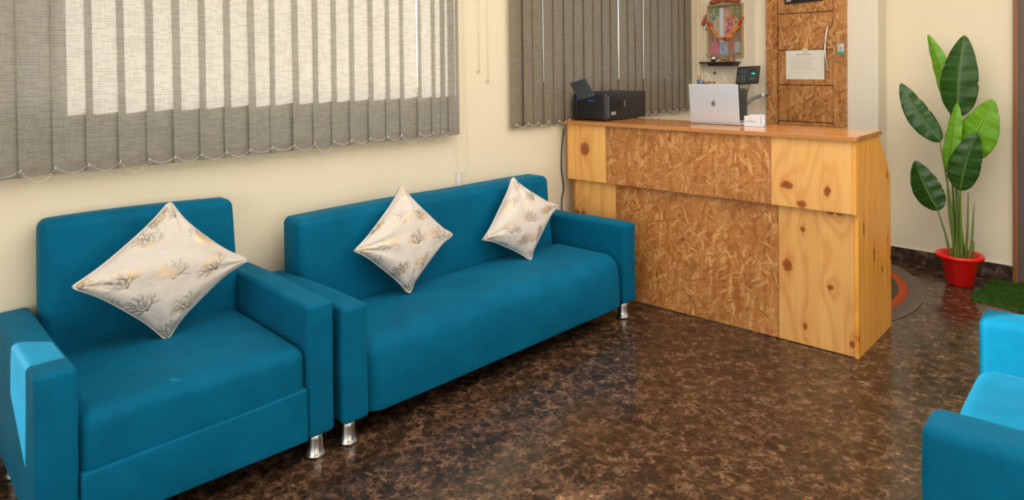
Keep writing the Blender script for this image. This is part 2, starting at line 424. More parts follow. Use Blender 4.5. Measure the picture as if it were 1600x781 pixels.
def window_unit(name, win, bars):
    y0, y1, z0, z1 = win
    e = structure(thing(name, '', '')); del e['label']; del e['category']; e.location = (XW-0.1, (y0+y1)/2, z0)
    hy = (y1-y0)/2; h = z1-z0; bm = bmesh.new(); t = 0.02
    add_box(bm, -0.02, 0.02, -hy, hy, 0, t); add_box(bm, -0.02, 0.02, -hy, hy, h-t, h)
    for y in [-hy, hy-t]+bars: add_box(bm, -0.02, 0.02, y, y+t, t, h-t)
    link_mesh('window_frame', bm, MALU, e, False)
    box_obj('pane', (-0.003, 0.003, -hy+t, hy-t, t, h-t), MGLASS, e)
window_unit('window_1', W1, []); window_unit('window_2', W2, [0.0]); window_unit('sun_opening_1', W3, []); window_unit('sun_opening_2', W4, [])
# unseen outside wall, added to keep the sun off the second window
structure(box_obj('sun_block_wall', (-7.0, XW-0.15, 2.75, 2.95, 0, 4.2), MW2))
# back wall with its two projections
structure(box_obj('wall_back', (-3.36, XR+0.2, YB, YB+0.2, 0, ZC), MW))
structure(box_obj('wall_door', (-2.82, -1.863, YD, YB, 0, ZC), MW2))
structure(box_obj('wall_column', (XW, -2.82, YL, YB, 0, ZC), MW2))
RW = (-1.9, 1.9, 0.4, 2.5)
wall_with_holes('wall_rear', 'y', YR-0.15, YR, -3.35, XR+0.15, 0, ZC, [(-2.4, 1.8, 0.3, 2.6)], MW)
wall_with_holes('wall_right', 'x', XR, XR+0.15, YR-0.15, YB, 0, ZC, [(0.4, 4.8, 0.3, 2.6)], MW)
def skirting(name, x0, x1, y0, y1):
    bm = bmesh.new(); add_box(bm, x0, x1, y0, y1, 0, 0.105); bevel(bm, 0.003, 1)
    return structure(link_mesh(name, bm, MSKIRT, smooth=False))
skirting('baseboard_left', XW, XW+0.014, YR, YL)
skirting('baseboard_back', -1.863, -1.07, YB-0.014, YB)
skirting('baseboard_door', -2.82, -1.863, YD-0.014, YD)
skirting('baseboard_side', -1.863, -1.849, YD-0.014, YB-0.014)
structure(box_obj('trim_2', (-1.849, -1.07, YB-0.0145, YB, 0.105, 0.109), MALU))
# plastic trunking in the corner
bm = bmesh.new(); add_box(bm, XW, XW+0.02, 5.12, 5.16, 0.0, ZC); add_box(bm, XW, XW+0.012, 5.185, 5.20, 0, ZC); add_box(bm, XW, XW+0.01, 5.24, 5.25, 0, ZC)
structure(link_mesh('trim_1', bm, MCREAMP, smooth=False))

# door_1: flake board door in the back
dr = bpy.data.objects.new('door_1', None); COL.objects.link(dr); dr.location = (0, YD, 0); structure(dr)
bm = bmesh.new()
add_box(bm, -2.712, -2.620, -0.035, 0, 0, 2.16); add_box(bm, -2.171, -2.081, -0.035, 0, 0, 2.16); add_box(bm, -2.712, -2.081, -0.035, 0, 2.16, 2.25)
link_mesh('door_frame', bm, MOSB_D, dr, False)
bm = bmesh.new(); prev = 0.015
for z in (0.42, 0.72, 1.02, 1.311, 1.589, 1.883, 2.155):
    add_box(bm, -2.614, -2.177, -0.022, 0, prev, z-0.003); prev = z+0.003
bevel(bm, 0.0015, 1)
link_mesh('door_panel', bm, MOSB_D, dr, False)
box_obj('door_backing', (-2.62, -2.171, -0.006, 0.0, 0, 2.16), plain('dark_groove', (46,26,14), 0.8), dr)
pts = [(-2.209, -0.024, 1.773), (-2.209, -0.05, 1.765)] + [(-2.209-0.012*math.sin(math.pi*i/12), -0.052-0.018*math.sin(math.pi*i/12), 1.755-0.32*i/12) for i in range(13)] + [(-2.209, -0.05, 1.425), (-2.209, -0.024, 1.417)]
tube_obj('door_handle', smooth_path(pts, 3), 0.006, MCHR2, dr, 12)

# door_2: dark door at the right with its wooden frame
d2 = bpy.data.objects.new('door_2', None); COL.objects.link(d2); d2.location = (0, YB, 0); structure(d2)
mfr = pine('brown_door_frame_wood', 'xz', [], (140,88,52), (104,60,34), board=0, freq=200)
bm = bmesh.new(); add_box(bm, -1.070, -1.040, -0.03, 0, 0, 2.15); bevel(bm, 0.004, 2); add_box(bm, -0.02, 0.01, -0.03, 0, 0, 2.15); add_box(bm, -1.070, 0.01, -0.03, 0, 2.15, 2.19)
link_mesh('door_frame', bm, mfr, d2, False)
bm = bmesh.new(); add_box(bm, -1.04, -0.02, -0.02, 0, 0.005, 2.15)
link_mesh('door_panel', bm, plain('dark_grey_brown_laminate', (92,78,68), 0.45), d2, False)

# ------------------------------------------------------------------ sofas
def leg_obj(parent, x, y):
    return lathe_obj('leg', [(0,0.001),(0.035,0.001),(0.040,0.004),(0.040,0.010),(0.037,0.015),(0.032,0.026),(0.0295,0.045),(0.0285,0.07),(0.0285,0.105),(0,0.105)], MCHROME, parent, 28, (x, y, 0))
def sofa(name, label, cat, loc, rz, width, arm_t, arm_h, seat_h, back_h, seam, back_x0=0.60, group=None, crown=0.02, droop=0.0, seed=1, D=0.77, er=0.018, bm0=0.004, bm1=0.018):
    """local frame: x = 0 at the front, growing to the back; y from 0 to width"""
    t = thing(name, label, cat, loc, rz, group)
    zb = 0.10; rnd = random.Random(seed)
    ph = [rnd.uniform(0, 6) for _ in range(6)]
    def wr(p, amp=0.0025):
        p.x += amp*math.sin(9*p.z+5*p.y+ph[0])*math.sin(7*p.y+ph[1]); p.y += amp*0.8*math.sin(11*p.z+ph[2])*math.sin(8*p.x+ph[3]); p.z += amp*math.sin(8*p.x+6*p.y+ph[4]); return p
    # arms
    for side in (0, 1):
        y0 = 0 if side == 0 else width-arm_t
        def fa(p, side=side, y0=y0):
            s = (p.z-zb)/(arm_h-zb)
            p.z -= 0.012*max(0, (p.x-0.0))*s*0.4
            return wr(p)
        bm = bmesh.new(); rbox(bm, -0.004, D, y0, y0+arm_t, zb, arm_h, er, puff=0.005, fn=fa, ms=(16, 4, 12))
        a = link_mesh('armrest', bm, MTEAL, t)
    y0, y1 = arm_t+0.003, width-arm_t-0.003
    # back: leaning slab with soft rounded top corners
    def fb(p):
        s = (p.z-0.30)/(back_h-0.30)
        p.x += 0.045*max(0, s)*(1 if p.x < D-0.06 else 0.25)
        p.z += droop*(p.y-y0)/(y1-y0)*max(0, s)
        ys = (p.y-(y0+y1)/2)/((y1-y0)/2)
        return wr(p, 0.002)
    bm = bmesh.new(); rbox(bm, back_x0, D-0.025, y0+bm0, y1-bm1, 0.14, back_h, 0.034, k=5, puff=0.010, fn=fb, ms=(2, 26, 12))
    link_mesh('backrest', bm, MTEAL, t)
    # seat
    if seam:
        def fs(p):
            u = (p.y-y0)/(y1-y0)
            if p.z > seam+0.03: p.z += crown*math.sin(math.pi*min(max(u,0),1))*min(1, max(0, (p.x+0.05)/0.15))
            return wr(p, 0.0015)
        bm = bmesh.new(); rbox(bm, -0.004, back_x0+0.04, y0, y1, seam-0.05, seat_h, 0.045, puff=0.006, fn=fs, ms=(16, 20, 4)); link_mesh('seat_cushion', bm, MTEAL, t)
        bm = bmesh.new(); rbox(bm, -0.012, back_x0+0.03, y0, y1, zb, seam+0.004, 0.009, puff=0.003, fn=lambda p: wr(Vector((p.x, p.y, p.z-(0.022*(p.y-y0)/(y1-y0) if p.z > seam-0.04 else 0))), 0.001), ms=(4, 20, 4)); link_mesh('seat_base', bm, MTEAL, t)
    else:
        def fs(p):
            u = (p.y-y0)/(y1-y0)
            s = (p.z-zb)/(seat_h-zb)
            if s > 0.5: p.z += crown*math.sin(math.pi*min(max(u,0),1))*(s-0.5)*2*min(1, max(0, (p.x+0.02)/0.25))
            # waterfall front
            if p.x < 0.2 and s > 0.3: p.x += 0.03*((s-0.3)/0.7)**2*(1-p.x/0.2)
            p = wr(p, 0.002); p.z = max(p.z, zb+0.002); return p
        bm = bmesh.new(); rbox(bm, -0.004, back_x0+0.04, y0, y1, zb-0.07, seat_h, 0.075, k=7, puff=0.006, fn=fs, ms=(14, 30, 10)); link_mesh('seat_cushion', bm, MTEAL, t)
    box_obj('underframe', (0.03, D-0.03, 0.03, width-0.03, 0.097, 0.112), MBLACKM, t)
    for x in (0.055, D-0.06):
        for y in (0.055, width-0.055): leg_obj(t, x, y)
    return t
# local x runs from the front to the back: the row along the left wall faces +X, so it is turned by 180 degrees
XF = -2.42
sofa('armchair', 'teal velvet armchair against the left wall with one big silver-gold cushion on its seat', 'armchair', (XF, 1.338, 0), math.pi, 0.966, 0.112, 0.605, 0.452, 0.925, 0.295, crown=0.012, droop=0.010, seed=3, back_x0=0.595)
sofa('three_seat_sofa', 'long teal velvet three-seat sofa between the armchair and the wooden reception counter', 'sofa', (-2.477, 3.350, 0), math.pi+math.radians(1.93), 1.982, 0.118, 0.560, 0.395, 0.805, None, back_x0=0.47, crown=0.008, droop=0.004, seed=8, D=0.70, bm0=0.062, bm1=-0.015)
# the chair opposite, facing the row
sofa('armchair', 'teal velvet armchair with sunlit seat at the lower right edge, facing the other seats', 'armchair', (-0.535, 1.870, 0), math.radians(5.5), 1.070, 0.14, 0.615, 0.452, 0.90, 0.295, crown=0.012, seed=12, back_x0=0.595, er=0.03)

# ------------------------------------------------------------------ cushions
def tree_raster(n, seed):
    rnd = random.Random(seed); A = np.zeros((n, n), np.float32)
    yy, xx = np.mgrid[0:n, 0:n]
    def seg(x0, y0, x1, y1, w, val):
        xa, xb = int(max(0, min(x0, x1)-w-1)), int(min(n, max(x0, x1)+w+2)); ya, yb = int(max(0, min(y0, y1)-w-1)), int(min(n, max(y0, y1)+w+2))
        if xa >= xb or ya >= yb: return
        X = xx[ya:yb, xa:xb]-x0; Y = yy[ya:yb, xa:xb]-y0; dx, dy = x1-x0, y1-y0; L = dx*dx+dy*dy+1e-6
        t = np.clip((X*dx+Y*dy)/L, 0, 1); d = np.hypot(X-t*dx, Y-t*dy)
        m = np.clip(w+0.5-d, 0, 1)*val; A[ya:yb, xa:xb] = np.maximum(A[ya:yb, xa:xb], m)
    def grow(x, y, ang, L, w, depth, val):
        x1, y1 = x+L*math.cos(ang), y+L*math.sin(ang); seg(x, y, x1, y1, w, val)
        if depth == 0: return
        for k in range(3):
            f = (k+1)/3; a = ang+(0.6 if k % 2 else -0.6)+rnd.uniform(-.2, .2)
            grow(x+L*f*math.cos(ang), y+L*f*math.sin(ang), a, L*rnd.uniform(.5, .7), max(0.55, w*0.7), depth-1, val)
        grow(x1, y1, ang+rnd.uniform(-.3, .3), L*.6, max(0.55, w*0.7), depth-1, val)
    for (cx, cy) in [((i+0.5*(j % 2)+0.05)/4.0, j/4.6+0.12) for j in range(5) for i in range(5)]:
        cx += rnd.uniform(-.03, .03); cy += rnd.uniform(-.03, .03)
        base = rnd.choice((-math.pi/2, -math.pi/2+0.6, -math.pi/2-0.6))
        for da in (-0.95, -0.35, 0.3, 0.9):
            grow(cx*n, cy*n, base+da+rnd.uniform(-.1,.1), n*rnd.uniform(.060, .075), n*0.0030, 2, rnd.choice((1.0, 0.8)))
    return A
def cushion_mat():
    m = NT('silvery_cushion_fabric', 0.5, spec=0.4)
    at = m.node('Attribute', attribute_name='print'); f = at.outputs['Fac']
    c = m.coords(); n = m.noise(c, 9, 2).outputs[0]
    foil = m.ramp(n, [(0.42, srgb(118,112,104)), (0.56, srgb(214,176,112))])
    m.color(m.mix(f, srgb(210,199,186), foil)); m.put(m.b.inputs['Metallic'], m.math('MULTIPLY', f, 0.75)); m.put(m.b.inputs['Roughness'], m.math('SUBTRACT', 0.5, m.math('MULTIPLY', f, 0.2)))
    m.set('Sheen Weight', 0.15)
    m.bump(m.math('ADD', m.noise(c, 11, 3, 0.5, 1.0).outputs[0], m.math('MULTIPLY', m.noise(c, 400, 2).outputs[0], 0.04)), 0.5, 0.014); return m.m
MCUSH = cushion_mat(); MPIPE = plain('cushion_piping', (218,206,192), 0.6)
def cushion(label, corners, Tf, Tb, seed, inset=0.15, n=260):
    """corners in order top, right, bottom, left; (the front faces +X)"""
    c = [Vector(p) for p in corners]; ctr = sum(c, Vector())/4
    c = [ctr+(p-ctr)*1.06 for p in c]
    nrm = (c[0]-c[2]).cross(c[1]-c[3]).normalized()
    if nrm.x < 0: nrm = -nrm
    R = tree_raster(420, seed); rnd = random.Random(seed); ph = [rnd.uniform(0, 6) for _ in range(8)]
    folds = [(rnd.uniform(-.5,.5), rnd.uniform(5, 9), rnd.uniform(0,6)) for _ in range(4)]
    def P(u, v, s):
        rc_ = 1-0.055*(abs(u*v))**8; u, v = u*rc_, v*rc_
        uu = u*(1-inset*(1-abs(v)**3)*abs(u)**1.5); vv = v*(1-inset*(1-abs(u)**3)*abs(v)**1.5)
        a, b = (uu+1)/2, (vv+1)/2            # a: left-top -> right ; b
        p = c[3]*(1-a)*(1-b)+c[0]*(1-a)*b*1.0+c[2]*a*(1-b)+c[1]*a*b
        e = max(0, (1-u*u)*(1-v*v)); h = e**0.38
        w_ = 0
        for k, (cu, cv) in enumerate(((1,1),(1,-1),(-1,1),(-1,-1))):     # creases run out of each corner
            du, dv = cu-u, cv-v; r = math.hypot(du, dv)+1e-4; an = math.atan2(dv*cv, du*cu)
            w_ += math.exp(-r*1.6)*math.sin(an*folds[k][1]*1.6+folds[k][2])*min(1, r*2)
        T = Tf if s > 0 else Tb
        d = T*h*(1+0.13*w_+0.07*math.sin(3*u+ph[0])*math.sin(2.6*v+ph[1]))
        droopz = 0
        return p+nrm*d*s
    t = thing('cushion', label, 'cushion', ctr, 0, 'silver-gold leaf print cushions')
    bm = bmesh.new(); g = {}
    for i in range(n+1):
        for j in range(n+1):
            u, v = 2*i/n-1, 2*j/n-1
            u = math.sin(u*math.pi/2)*0.5+u*0.5; v = math.sin(v*math.pi/2)*0.5+v*0.5
            g[i, j] = (bm.verts.new(P(u, v, 1)-ctr), u, v)
    for i in range(n):
        for j in range(n): bm.faces.new((g[i,j][0], g[i+1,j][0], g[i+1,j+1][0], g[i,j+1][0]))
    m2 = 24; h = {}
    for i in range(m2+1):
        for j in range(m2+1):
            u, v = 2*i/m2-1, 2*j/m2-1
            h[i, j] = bm.verts.new(P(u, v, -1)-ctr)
    for i in range(m2):
        for j in range(m2): bm.faces.new((h[i,j], h[i,j+1], h[i+1,j+1], h[i+1,j]))
    o = link_mesh('cover', bm, MCUSH, t)
    at = o.data.attributes.new('print', 'FLOAT', 'POINT'); vals = np.zeros(len(o.data.vertices), np.float32)
    for q, (v_, u, v) in enumerate(g.values()):
        # the print stands upright while the cushion stands on a corner
        a, b = (u-(-v))/2, (v-u)/2      # right, up
        X, Y = (u+v)/2, (v-u)/2
        x = int(min(419, max(0, (0.5+X*0.5)*419))); y = int(min(419, max(0, (0.5-Y*0.5)*419)))
        vals[q] = R[y, x]
    at.data.foreach_set('value', vals)
    bm = bmesh.new(); N = 40; loop = []
    for k in range(N): loop.append(P(-1+2*k/N, -1, 1)-ctr)
    for k in range(N): loop.append(P(1, -1+2*k/N, 1)-ctr)
    for k in range(N): loop.append(P(1-2*k/N, 1, 1)-ctr)
    for k in range(N): loop.append(P(-1, 1-2*k/N, 1)-ctr)
    add_tube(bm, loop+[loop[0]], 0.0035, 6, cap=False); link_mesh('piping', bm, MPIPE, t)
    return t
def cc(tp, rt, bt, lf, xs):
    return [hit(*p, 0, x) for p, x in zip((tp, rt, bt, lf), xs)]
cushion('largest leaf-print cushion, standing on its corner in the left armchair', cc((263,315),(384,406),(258,531),(109,449), (-2.955,-2.90,-2.86,-2.88)), 0.085, 0.04, 5)
cushion('leaf-print cushion at the left half of the long sofa, leaning on its backrest', cc((626,290),(705,367),(637,459),(552,392), (-2.93,-2.85,-2.77,-2.83)), 0.08, 0.04, 21)
cushion('leaf-print cushion at the counter end of the long sofa, leaning on its backrest', cc((799,277),(870,322),(827,407),(753,375), (-2.93,-2.85,-2.77,-2.83)), 0.075, 0.04, 34)

# ------------------------------------------------------------------ vertical blinds
ZH = 2.25
def blind(name, label, edges, end, mat, tilt, seed, wfac=1.0, chain_from=0, off=0.068):
    t = thing(name, label, 'blind', (-3.14, edges[0], 1.10)); rnd = random.Random(seed)
    E = edges+[end]
    for k, y in enumerate(edges):
        w_ = max(0.06, min(0.125, E[k+1]-y+0.016)) if wfac == 1.0 else min(0.13, (E[k+1]-y)+(0.008 if k in (2, 10, 16) else rnd.choice((0.020, 0.023, 0.026))))
        if wfac == 1.0: w_ = min(0.127, max(w_, 0.09)) if k < len(edges)-1 else E[k+1]-y
        a = math.radians(tilt+rnd.uniform(-1.5, 1.5))
        bm = bmesh.new(); zs = [1.10+rnd.uniform(-0.003, 0.003), 1.145, 1.5, 1.9, ZH]; sway = rnd.uniform(-0.004, 0.004)
        rows = []
        for z in zs:
            row = []
            for i in range(7):
                s = i/6; bow = 0.003*math.sin(math.pi*s)
                f = (ZH-z)/(ZH-1.1)
                x = XW+off - s*w_*math.sin(a) + bow + sway*f
                yy = y + s*w_*math.cos(a) + sway*f*0.5
                row.append(bm.verts.new((x+3.14, yy-edges[0], z-1.10)))
            rows.append(row)
        for r0, r1 in zip(rows[:-1], rows[1:]):
            for i in range(6): bm.faces.new((r0[i], r0[i+1], r1[i+1], r1[i]))
        o = link_mesh('slat', bm, mat, t)
        # object coordinates of the fabric must be in metres from the floor: shift so that pattern and pocket line up
        for v in o.data.vertices: v.co.z += 1.10
        o.location.z = -1.10
    # bead chain from slat to slat at the hem
    bm = bmesh.new()
    for k in range(chain_from, len(edges)-1):
        ya, yb = edges[k]-edges[0]+0.006, E[k+1]-edges[0]+0.006; L = yb-ya; sag = 0.018+0.012*rnd.random() if L > 0.05 else 0.006
        if rnd.random() < 0.15: sag = 0.05
        nb = max(4, int(L/0.0075))
        for i in range(nb):
            s = i/nb; z = 0.028-sag*4*s*(1-s)
            mtx = Matrix.Translation((0.012, ya+L*s, z))
            bmesh.ops.create_icosphere(bm, subdivisions=1, radius=0.0026, matrix=mtx)
        add_box(bm, 0.006, 0.012, ya-0.002, ya+0.002, 0.018, 0.030)
    link_mesh('bead_chain', bm, MWHITE, t)
    box_obj('headrail', (-0.05, 0.03, -0.03, end-edges[0], ZH-1.10, ZH-1.10+0.045), MALU, t)
    return t
e1 = [0.23, 0.341, 0.451, 0.562, 0.674, 0.785, 0.893, 0.995, 1.104, 1.213, 1.319, 1.424, 1.533, 1.641, 1.743, 1.845, 1.954, 2.060, 2.150, 2.268, 2.362, 2.425, 2.476]
blind('vertical_blind', 'wide grey woven vertical blind above the teal armchair and sofa, glowing with sunlight', e1, 2.562, MBLIND, 6.5, 4)
e2 = [3.007, 3.113, 3.203, 3.299, 3.401, 3.505, 3.606, 3.709, 3.812, 3.911, 4.006, 4.101, 4.208, 4.309, 4.407, 4.502, 4.606, 4.695, 4.791, 4.89, 4.983]
blind('vertical_blind', 'taupe vertical blind hanging behind the printer and laptop', e2, 5.067, MBLIND2, 7.0, 9, wfac=0.9, off=0.034)
for y, z, lab in ((2.763, 1.467, 'shorter thin pull cord hanging on the cream wall between the blinds'), (2.835, 1.403, 'longer thin pull cord hanging on the cream wall between the blinds')):
    e = thing('pull_cord', lab, 'cord', (XW+0.01, y, z), group='pull cords between the blinds')
    tube_obj('cord', [(0, 0, 0.01), (0.001, 0.001, 0.4), (0, 0, ZH+0.1-z)], 0.0013, MCREAMP, e, 6)
    lathe_obj('tassel', [(0, -0.012), (0.006, -0.012), (0.0045, 0.006), (0.0015, 0.014)], MCREAMP, e, 12)
    box_obj('hook', (-0.01, 0.004, -0.008, 0.008, ZH+0.1-z, ZH+0.12-z), MWHITE, e)
e = thing('chain_tensioner', 'white chain holder on the wall behind the sofa with looping blind cords', 'chain holder', (XW, 2.592, 0.80))
box_obj('holder', (0, 0.016, -0.014, 0.014, -0.06, 0.075), MWHITE, e, 0.003)
tube_obj('chain', smooth_path([(0.02, -0.012, 0.07), (0.02, -0.02, 0.2), (0.02, -0.024, 0.9), (0.02, -0.024, ZH-0.8)], 8), 0.0013, MCREAMP, e, 6)
tube_obj('chain', smooth_path([(0.02, 0.008, 0.07), (0.02, 0.035, 0.045), (0.02, 0.062, 0.10), (0.02, 0.06, 0.35), (0.02, 0.045, 0.9), (0.02, 0.04, ZH-0.8)], 8), 0.0013, MCREAMP, e, 6)

# ------------------------------------------------------------------ reception counter
ct = thing('reception_counter', 'wooden reception counter with flake board and knotty pine panels', 'counter', (-1.352, 3.652, 0), math.radians(4))
L = 1.795; ZS, ZT = 0.742, 1.098
MP1 = pine('pine_upper_right', 'xz', [(-0.325, 0.845, 0.038, 0.020), (-0.12, 0.835, 0.018, 0.024), (-0.25, 0.752, 0.026, 0.02)], (248,190,112), (222,154,76))
MP2 = pine('pine_lower_right', 'xz', [(-0.255, 0.615, 0.013, 0.017), (-0.335, 0.41, 0.028, 0.034), (-0.115, 0.335, 0.016, 0.014), (-0.245, 0.10, 0.013, 0.018), (-0.115, 0.725, 0.022, 0.012), (-0.07, 0.722, 0.018, 0.012), (-0.01, 0.07, 0.012, 0.02)], (242,184,108), (212,142,70), board=0.075)
MP3 = pine('pine_upper_left', 'xz', [(-1.65, 0.94, 0.038, 0.045)], (250,190,108), (226,156,74))
MP4 = pine('pine_lower_left', 'xz', [(-1.74, 0.505, 0.02, 0.014), (-1.69, 0.505, 0.018, 0.014)], (244,184,104), (216,146,72))
MP5 = pine('pine_side', 'yz', [(0.27, 0.47, 0.016, 0.045), (0.42, 0.36, 0.012, 0.018), (0.53, 0.50, 0.010, 0.022), (0.09, 0.64, 0.014, 0.035), (0.52, 0.86, 0.014, 0.022), (0.58, 0.40, 0.010, 0.018), (0.01, 0.1, 0.010, 0.022)], (250,178,78), (226,140,46), board=0.15, rough=0.25)
MTOP = pine('varnished_countertop_wood', 'xy', [], (200,134,74), (164,98,48), board=0.1, rough=0.12, freq=60)
bm = bmesh.new(); add_box(bm, -1.43, -0.385, 0.0, 0.018, 0.006, ZS); link_mesh('lower_flake_panel', bm, MOSB, ct, False)
box_obj('lower_pine_panel', (-0.383, 0.0, 0.0, 0.018, 0.004, ZS), MP2, ct, 0.0015, 1)
box_obj('lower_pine_panel', (-L+0.02, -1.432, 0.0, 0.018, 0.006, ZS), MP4, ct, 0.0015, 1)
box_obj('upper_flake_panel', (-1.483, -0.412, -0.03, -0.002, ZS-0.012, ZT), MOSB, ct, 0.0015, 1)
box_obj('upper_pine_panel', (-0.410, 0.0, -0.03, -0.002, ZS-0.012, ZT), MP1, ct, 0.0015, 1)
box_obj('upper_pine_panel', (-L, -1.485, -0.03, -0.002, ZS-0.012, ZT), MP3, ct, 0.0015, 1)
sp = [(0.0, 0.0), (0.0, ZS-0.012), (-0.031, ZS-0.012), (-0.031, ZT), (0.36, ZT), (0.585, 0.855), (0.60, 0.0)]
bm = bmesh.new(); prism(bm, sp, 0, 0.001, 0.02); link_mesh('side_panel', bm, MP5, ct, False)
bm = bmesh.new(); prism(bm, [(a if a > 0 else max(a, -0.001), b) for a, b in sp], 0, -L+0.02, -L+0.04); link_mesh('side_panel', bm, MP5, ct, False)
box_obj('countertop', (-L-0.008, 0.028, -0.052, 0.39, ZT, ZT+0.024), MTOP, ct, 0.003, 2)
box_obj('work_shelf', (-L+0.04, -0.001, 0.03, 0.58, 0.74, 0.765), MTOP, ct)
ZTOP = ZT+0.024

def on_counter(lx, ly):
    a = math.radians(4); return (-1.352+lx*math.cos(a)-ly*math.sin(a), 3.652+lx*math.sin(a)+ly*math.cos(a))

# laptop
ux, uy = -2.215, 3.80
lp = thing('laptop', 'open silver laptop seen from behind on the counter', 'laptop', (ux, uy, ZTOP+0.001), math.radians(5))
MSIL = NT('silver_aluminium', 0.35, 0.35, srgb(205,212,222)).m
hw = 0.158
bm = bmesh.new(); rbox(bm, -hw, hw, 0.004, 0.222, 0.0, 0.012, 0.0055, ms=(3,3,1)); link_mesh('base', bm, MSIL, lp)
bm = bmesh.new(); add_box(bm, -hw+0.02, hw-0.02, 0.03, 0.13, 0.012, 0.0135); link_mesh('keyboard', bm, MBLACKM, lp, False)
bm = bmesh.new(); rbox(bm, -hw, hw, -0.004, 0.003, 0.0, 0.236, 0.0034, ms=(3,1,3))
bmesh.ops.bevel(bm, geom=[], offset=0.001)
lid = link_mesh('lid', bm, MSIL, lp); lid.location = (0, 0.002, 0.010); lid.rotation_euler = (math.radians(6), 0, 0)
box_obj('screen', (-hw+0.006, hw-0.006, 0.0031, 0.0042, 0.008, 0.228), MBLACK, lid)
# the bitten fruit mark with its leaf
def fruit_logo(s):
    n = 64; pts = []
    for i in range(n):
        a = 2*math.pi*i/n; r = 1.0-0.10*math.cos(2*a)*0.0
        x = math.sin(a)*0.88; z = math.cos(a)
        z -= 0.20*math.exp(-(x/0.28)**2)*(1 if math.cos(a) > 0 else -0.55)
        x *= 1.0-0.13*max(0, -math.cos(a))
        dx, dz = x-1.02, z-0.06
        if math.hypot(dx, dz) < 0.42:
            k = 0.42/max(0.05, math.hypot(dx, dz)); x, z = 1.02+dx*k, 0.06+dz*k
        pts.append((x*s, z*s))
    return pts
bm = bmesh.new(); prism(bm, fruit_logo(0.0155), 1, -0.0052, -0.0038)
leaf = []
for i in range(12):
    a = math.pi*i/6; leaf.append((0.0045*math.cos(a)*0.55+0.0035*0 + 0.0045*0.5*math.sin(a)+0.002, 0.0215+0.0055*math.sin(a)))
prism(bm, leaf, 1, -0.0052, -0.0038)
lg = link_mesh('logo', bm, NT('dark_mirror_logo', 0.12, 0.9, srgb(150,146,128)).m, lid, False); lg.location = (0, 0, 0.118)

# printer
pr = thing('printer', 'black printer with raised paper support at the left end of the counter', 'printer', (-3.014, 3.765, ZTOP), math.radians(2))
def fp(p):
    return p
bm = bmesh.new(); rbox(bm, -0.138, 0.138, -0.20, 0.27, 0.004, 0.178, 0.014, ms=(4,4,3)); link_mesh('body', bm, MBLACK, pr)
box_obj('scanner_lid', (-0.136, 0.136, -0.10, 0.268, 0.172, 0.184), MBLACKM, pr, 0.004)
for x in (-0.115, 0.115):
    for y in (-0.17, 0.18): box_obj('foot', (x-0.012, x+0.012, y-0.012, y+0.012, 0, 0.006), MBLACKM, pr)
sup = box_obj('paper_support', (-0.068, 0.068, -0.004, 0.004, 0.0, 0.135), MDGREY, pr, 0.003); sup.location = (-0.01, -0.205, 0.150); sup.rotation_euler = (math.radians(28), math.radians(-14), 0)
MBLUE = plain('blue_plastic', (20,96,160), 0.4)
box_obj('paper_guide', (-0.10, -0.05, -0.206, -0.198, 0.135, 0.160), MBLUE, pr); box_obj('paper_guide', (0.0, 0.045, -0.206, -0.198, 0.128, 0.138), MBLUE, pr)
box_obj('recess', (0.132, 0.140, -0.155, 0.02, 0.075, 0.130), plain('dark_recess', (18,18,18), 0.5), pr)
box_obj('latch', (0.136, 0.142, 0.0, 0.014, 0.088, 0.128), MCHROME, pr)
box_obj('corner_strip', (0.131, 0.1405, -0.186, -0.160, 0.02, 0.165), MDGREY, pr, 0.002)
box_obj('rating_label', (0.1375, 0.1392, -0.14, -0.09, 0.038, 0.060), plain('grey_label', (150,146,130), 0.6), pr)
box_obj('rear_seam', (-0.108, -0.105, -0.2012, -0.199, 0.02, 0.15), MDGREY, pr)

# business card stand
cx, cy = -1.985, 3.835
cs = thing('card_holder', 'small white business card holder on the counter beside the laptop', 'card holder', (cx, cy, ZTOP), math.radians(18))
MCARD = plain('white_card', (206,210,214), 0.4, var=0.02)
box_obj('tray', (-0.05, 0.062, -0.012, 0.035, 0, 0.012), MCARD, cs, 0.002)
c1 = box_obj('card', (-0.048, 0.042, -0.010, -0.004, 0.010, 0.062), MCARD, cs, 0.0008, 1)
c2 = box_obj('card', (-0.02, 0.064, 0.015, 0.021, 0.010, 0.068), MCARD, cs, 0.0008, 1)
bm = bmesh.new()
for (x, z, w_) in ((-0.022, 0.034, 0.018), (-0.036, 0.028, 0.052), (-0.01, 0.046, 0.006)): box_obj('printed_line', (x, x+w_, -0.0112, -0.0098, z, z+0.0025), MINK2, c1)

# black machine behind the laptop, standing on the work shelf
bx = thing('desktop_printer', 'black boxy machine standing behind the laptop', 'machine', (-2.385, 4.07, 0.766), math.radians(3))
bm = bmesh.new(); rbox(bm, -0.125, 0.17, -0.02, 0.15, 0.0, 0.565, 0.012, ms=(4,3,4)); link_mesh('body', bm, MBLACK, bx)
box_obj('lid', (-0.12, 0.12, -0.01, 0.14, 0.564, 0.574), MBLACKM, bx, 0.003)
topz = 0.766+0.575
pc = thing('pen_cup', 'small grey-blue cup of pens on the black machine behind the laptop', 'cup', (-2.485, 4.09, topz))
lathe_obj('cup', [(0,0.0),(0.022,0.0),(0.024,0.045),(0.021,0.045),(0.02,0.004),(0,0.004)], plain('blue_grey_cup', (84,104,116), 0.4), pc)
for k, (a, colr) in enumerate(((0.3, (190,150,90)), (2.2, (60,50,40)), (4.0, (170,60,40)))):
    tube_obj('pen', [(0.006*math.cos(a), 0.006*math.sin(a), 0.006), (0.018*math.cos(a), 0.018*math.sin(a), 0.066)], 0.0035, plain('pen_plastic', colr, 0.4), pc, 8)
rnd = random.Random(4)
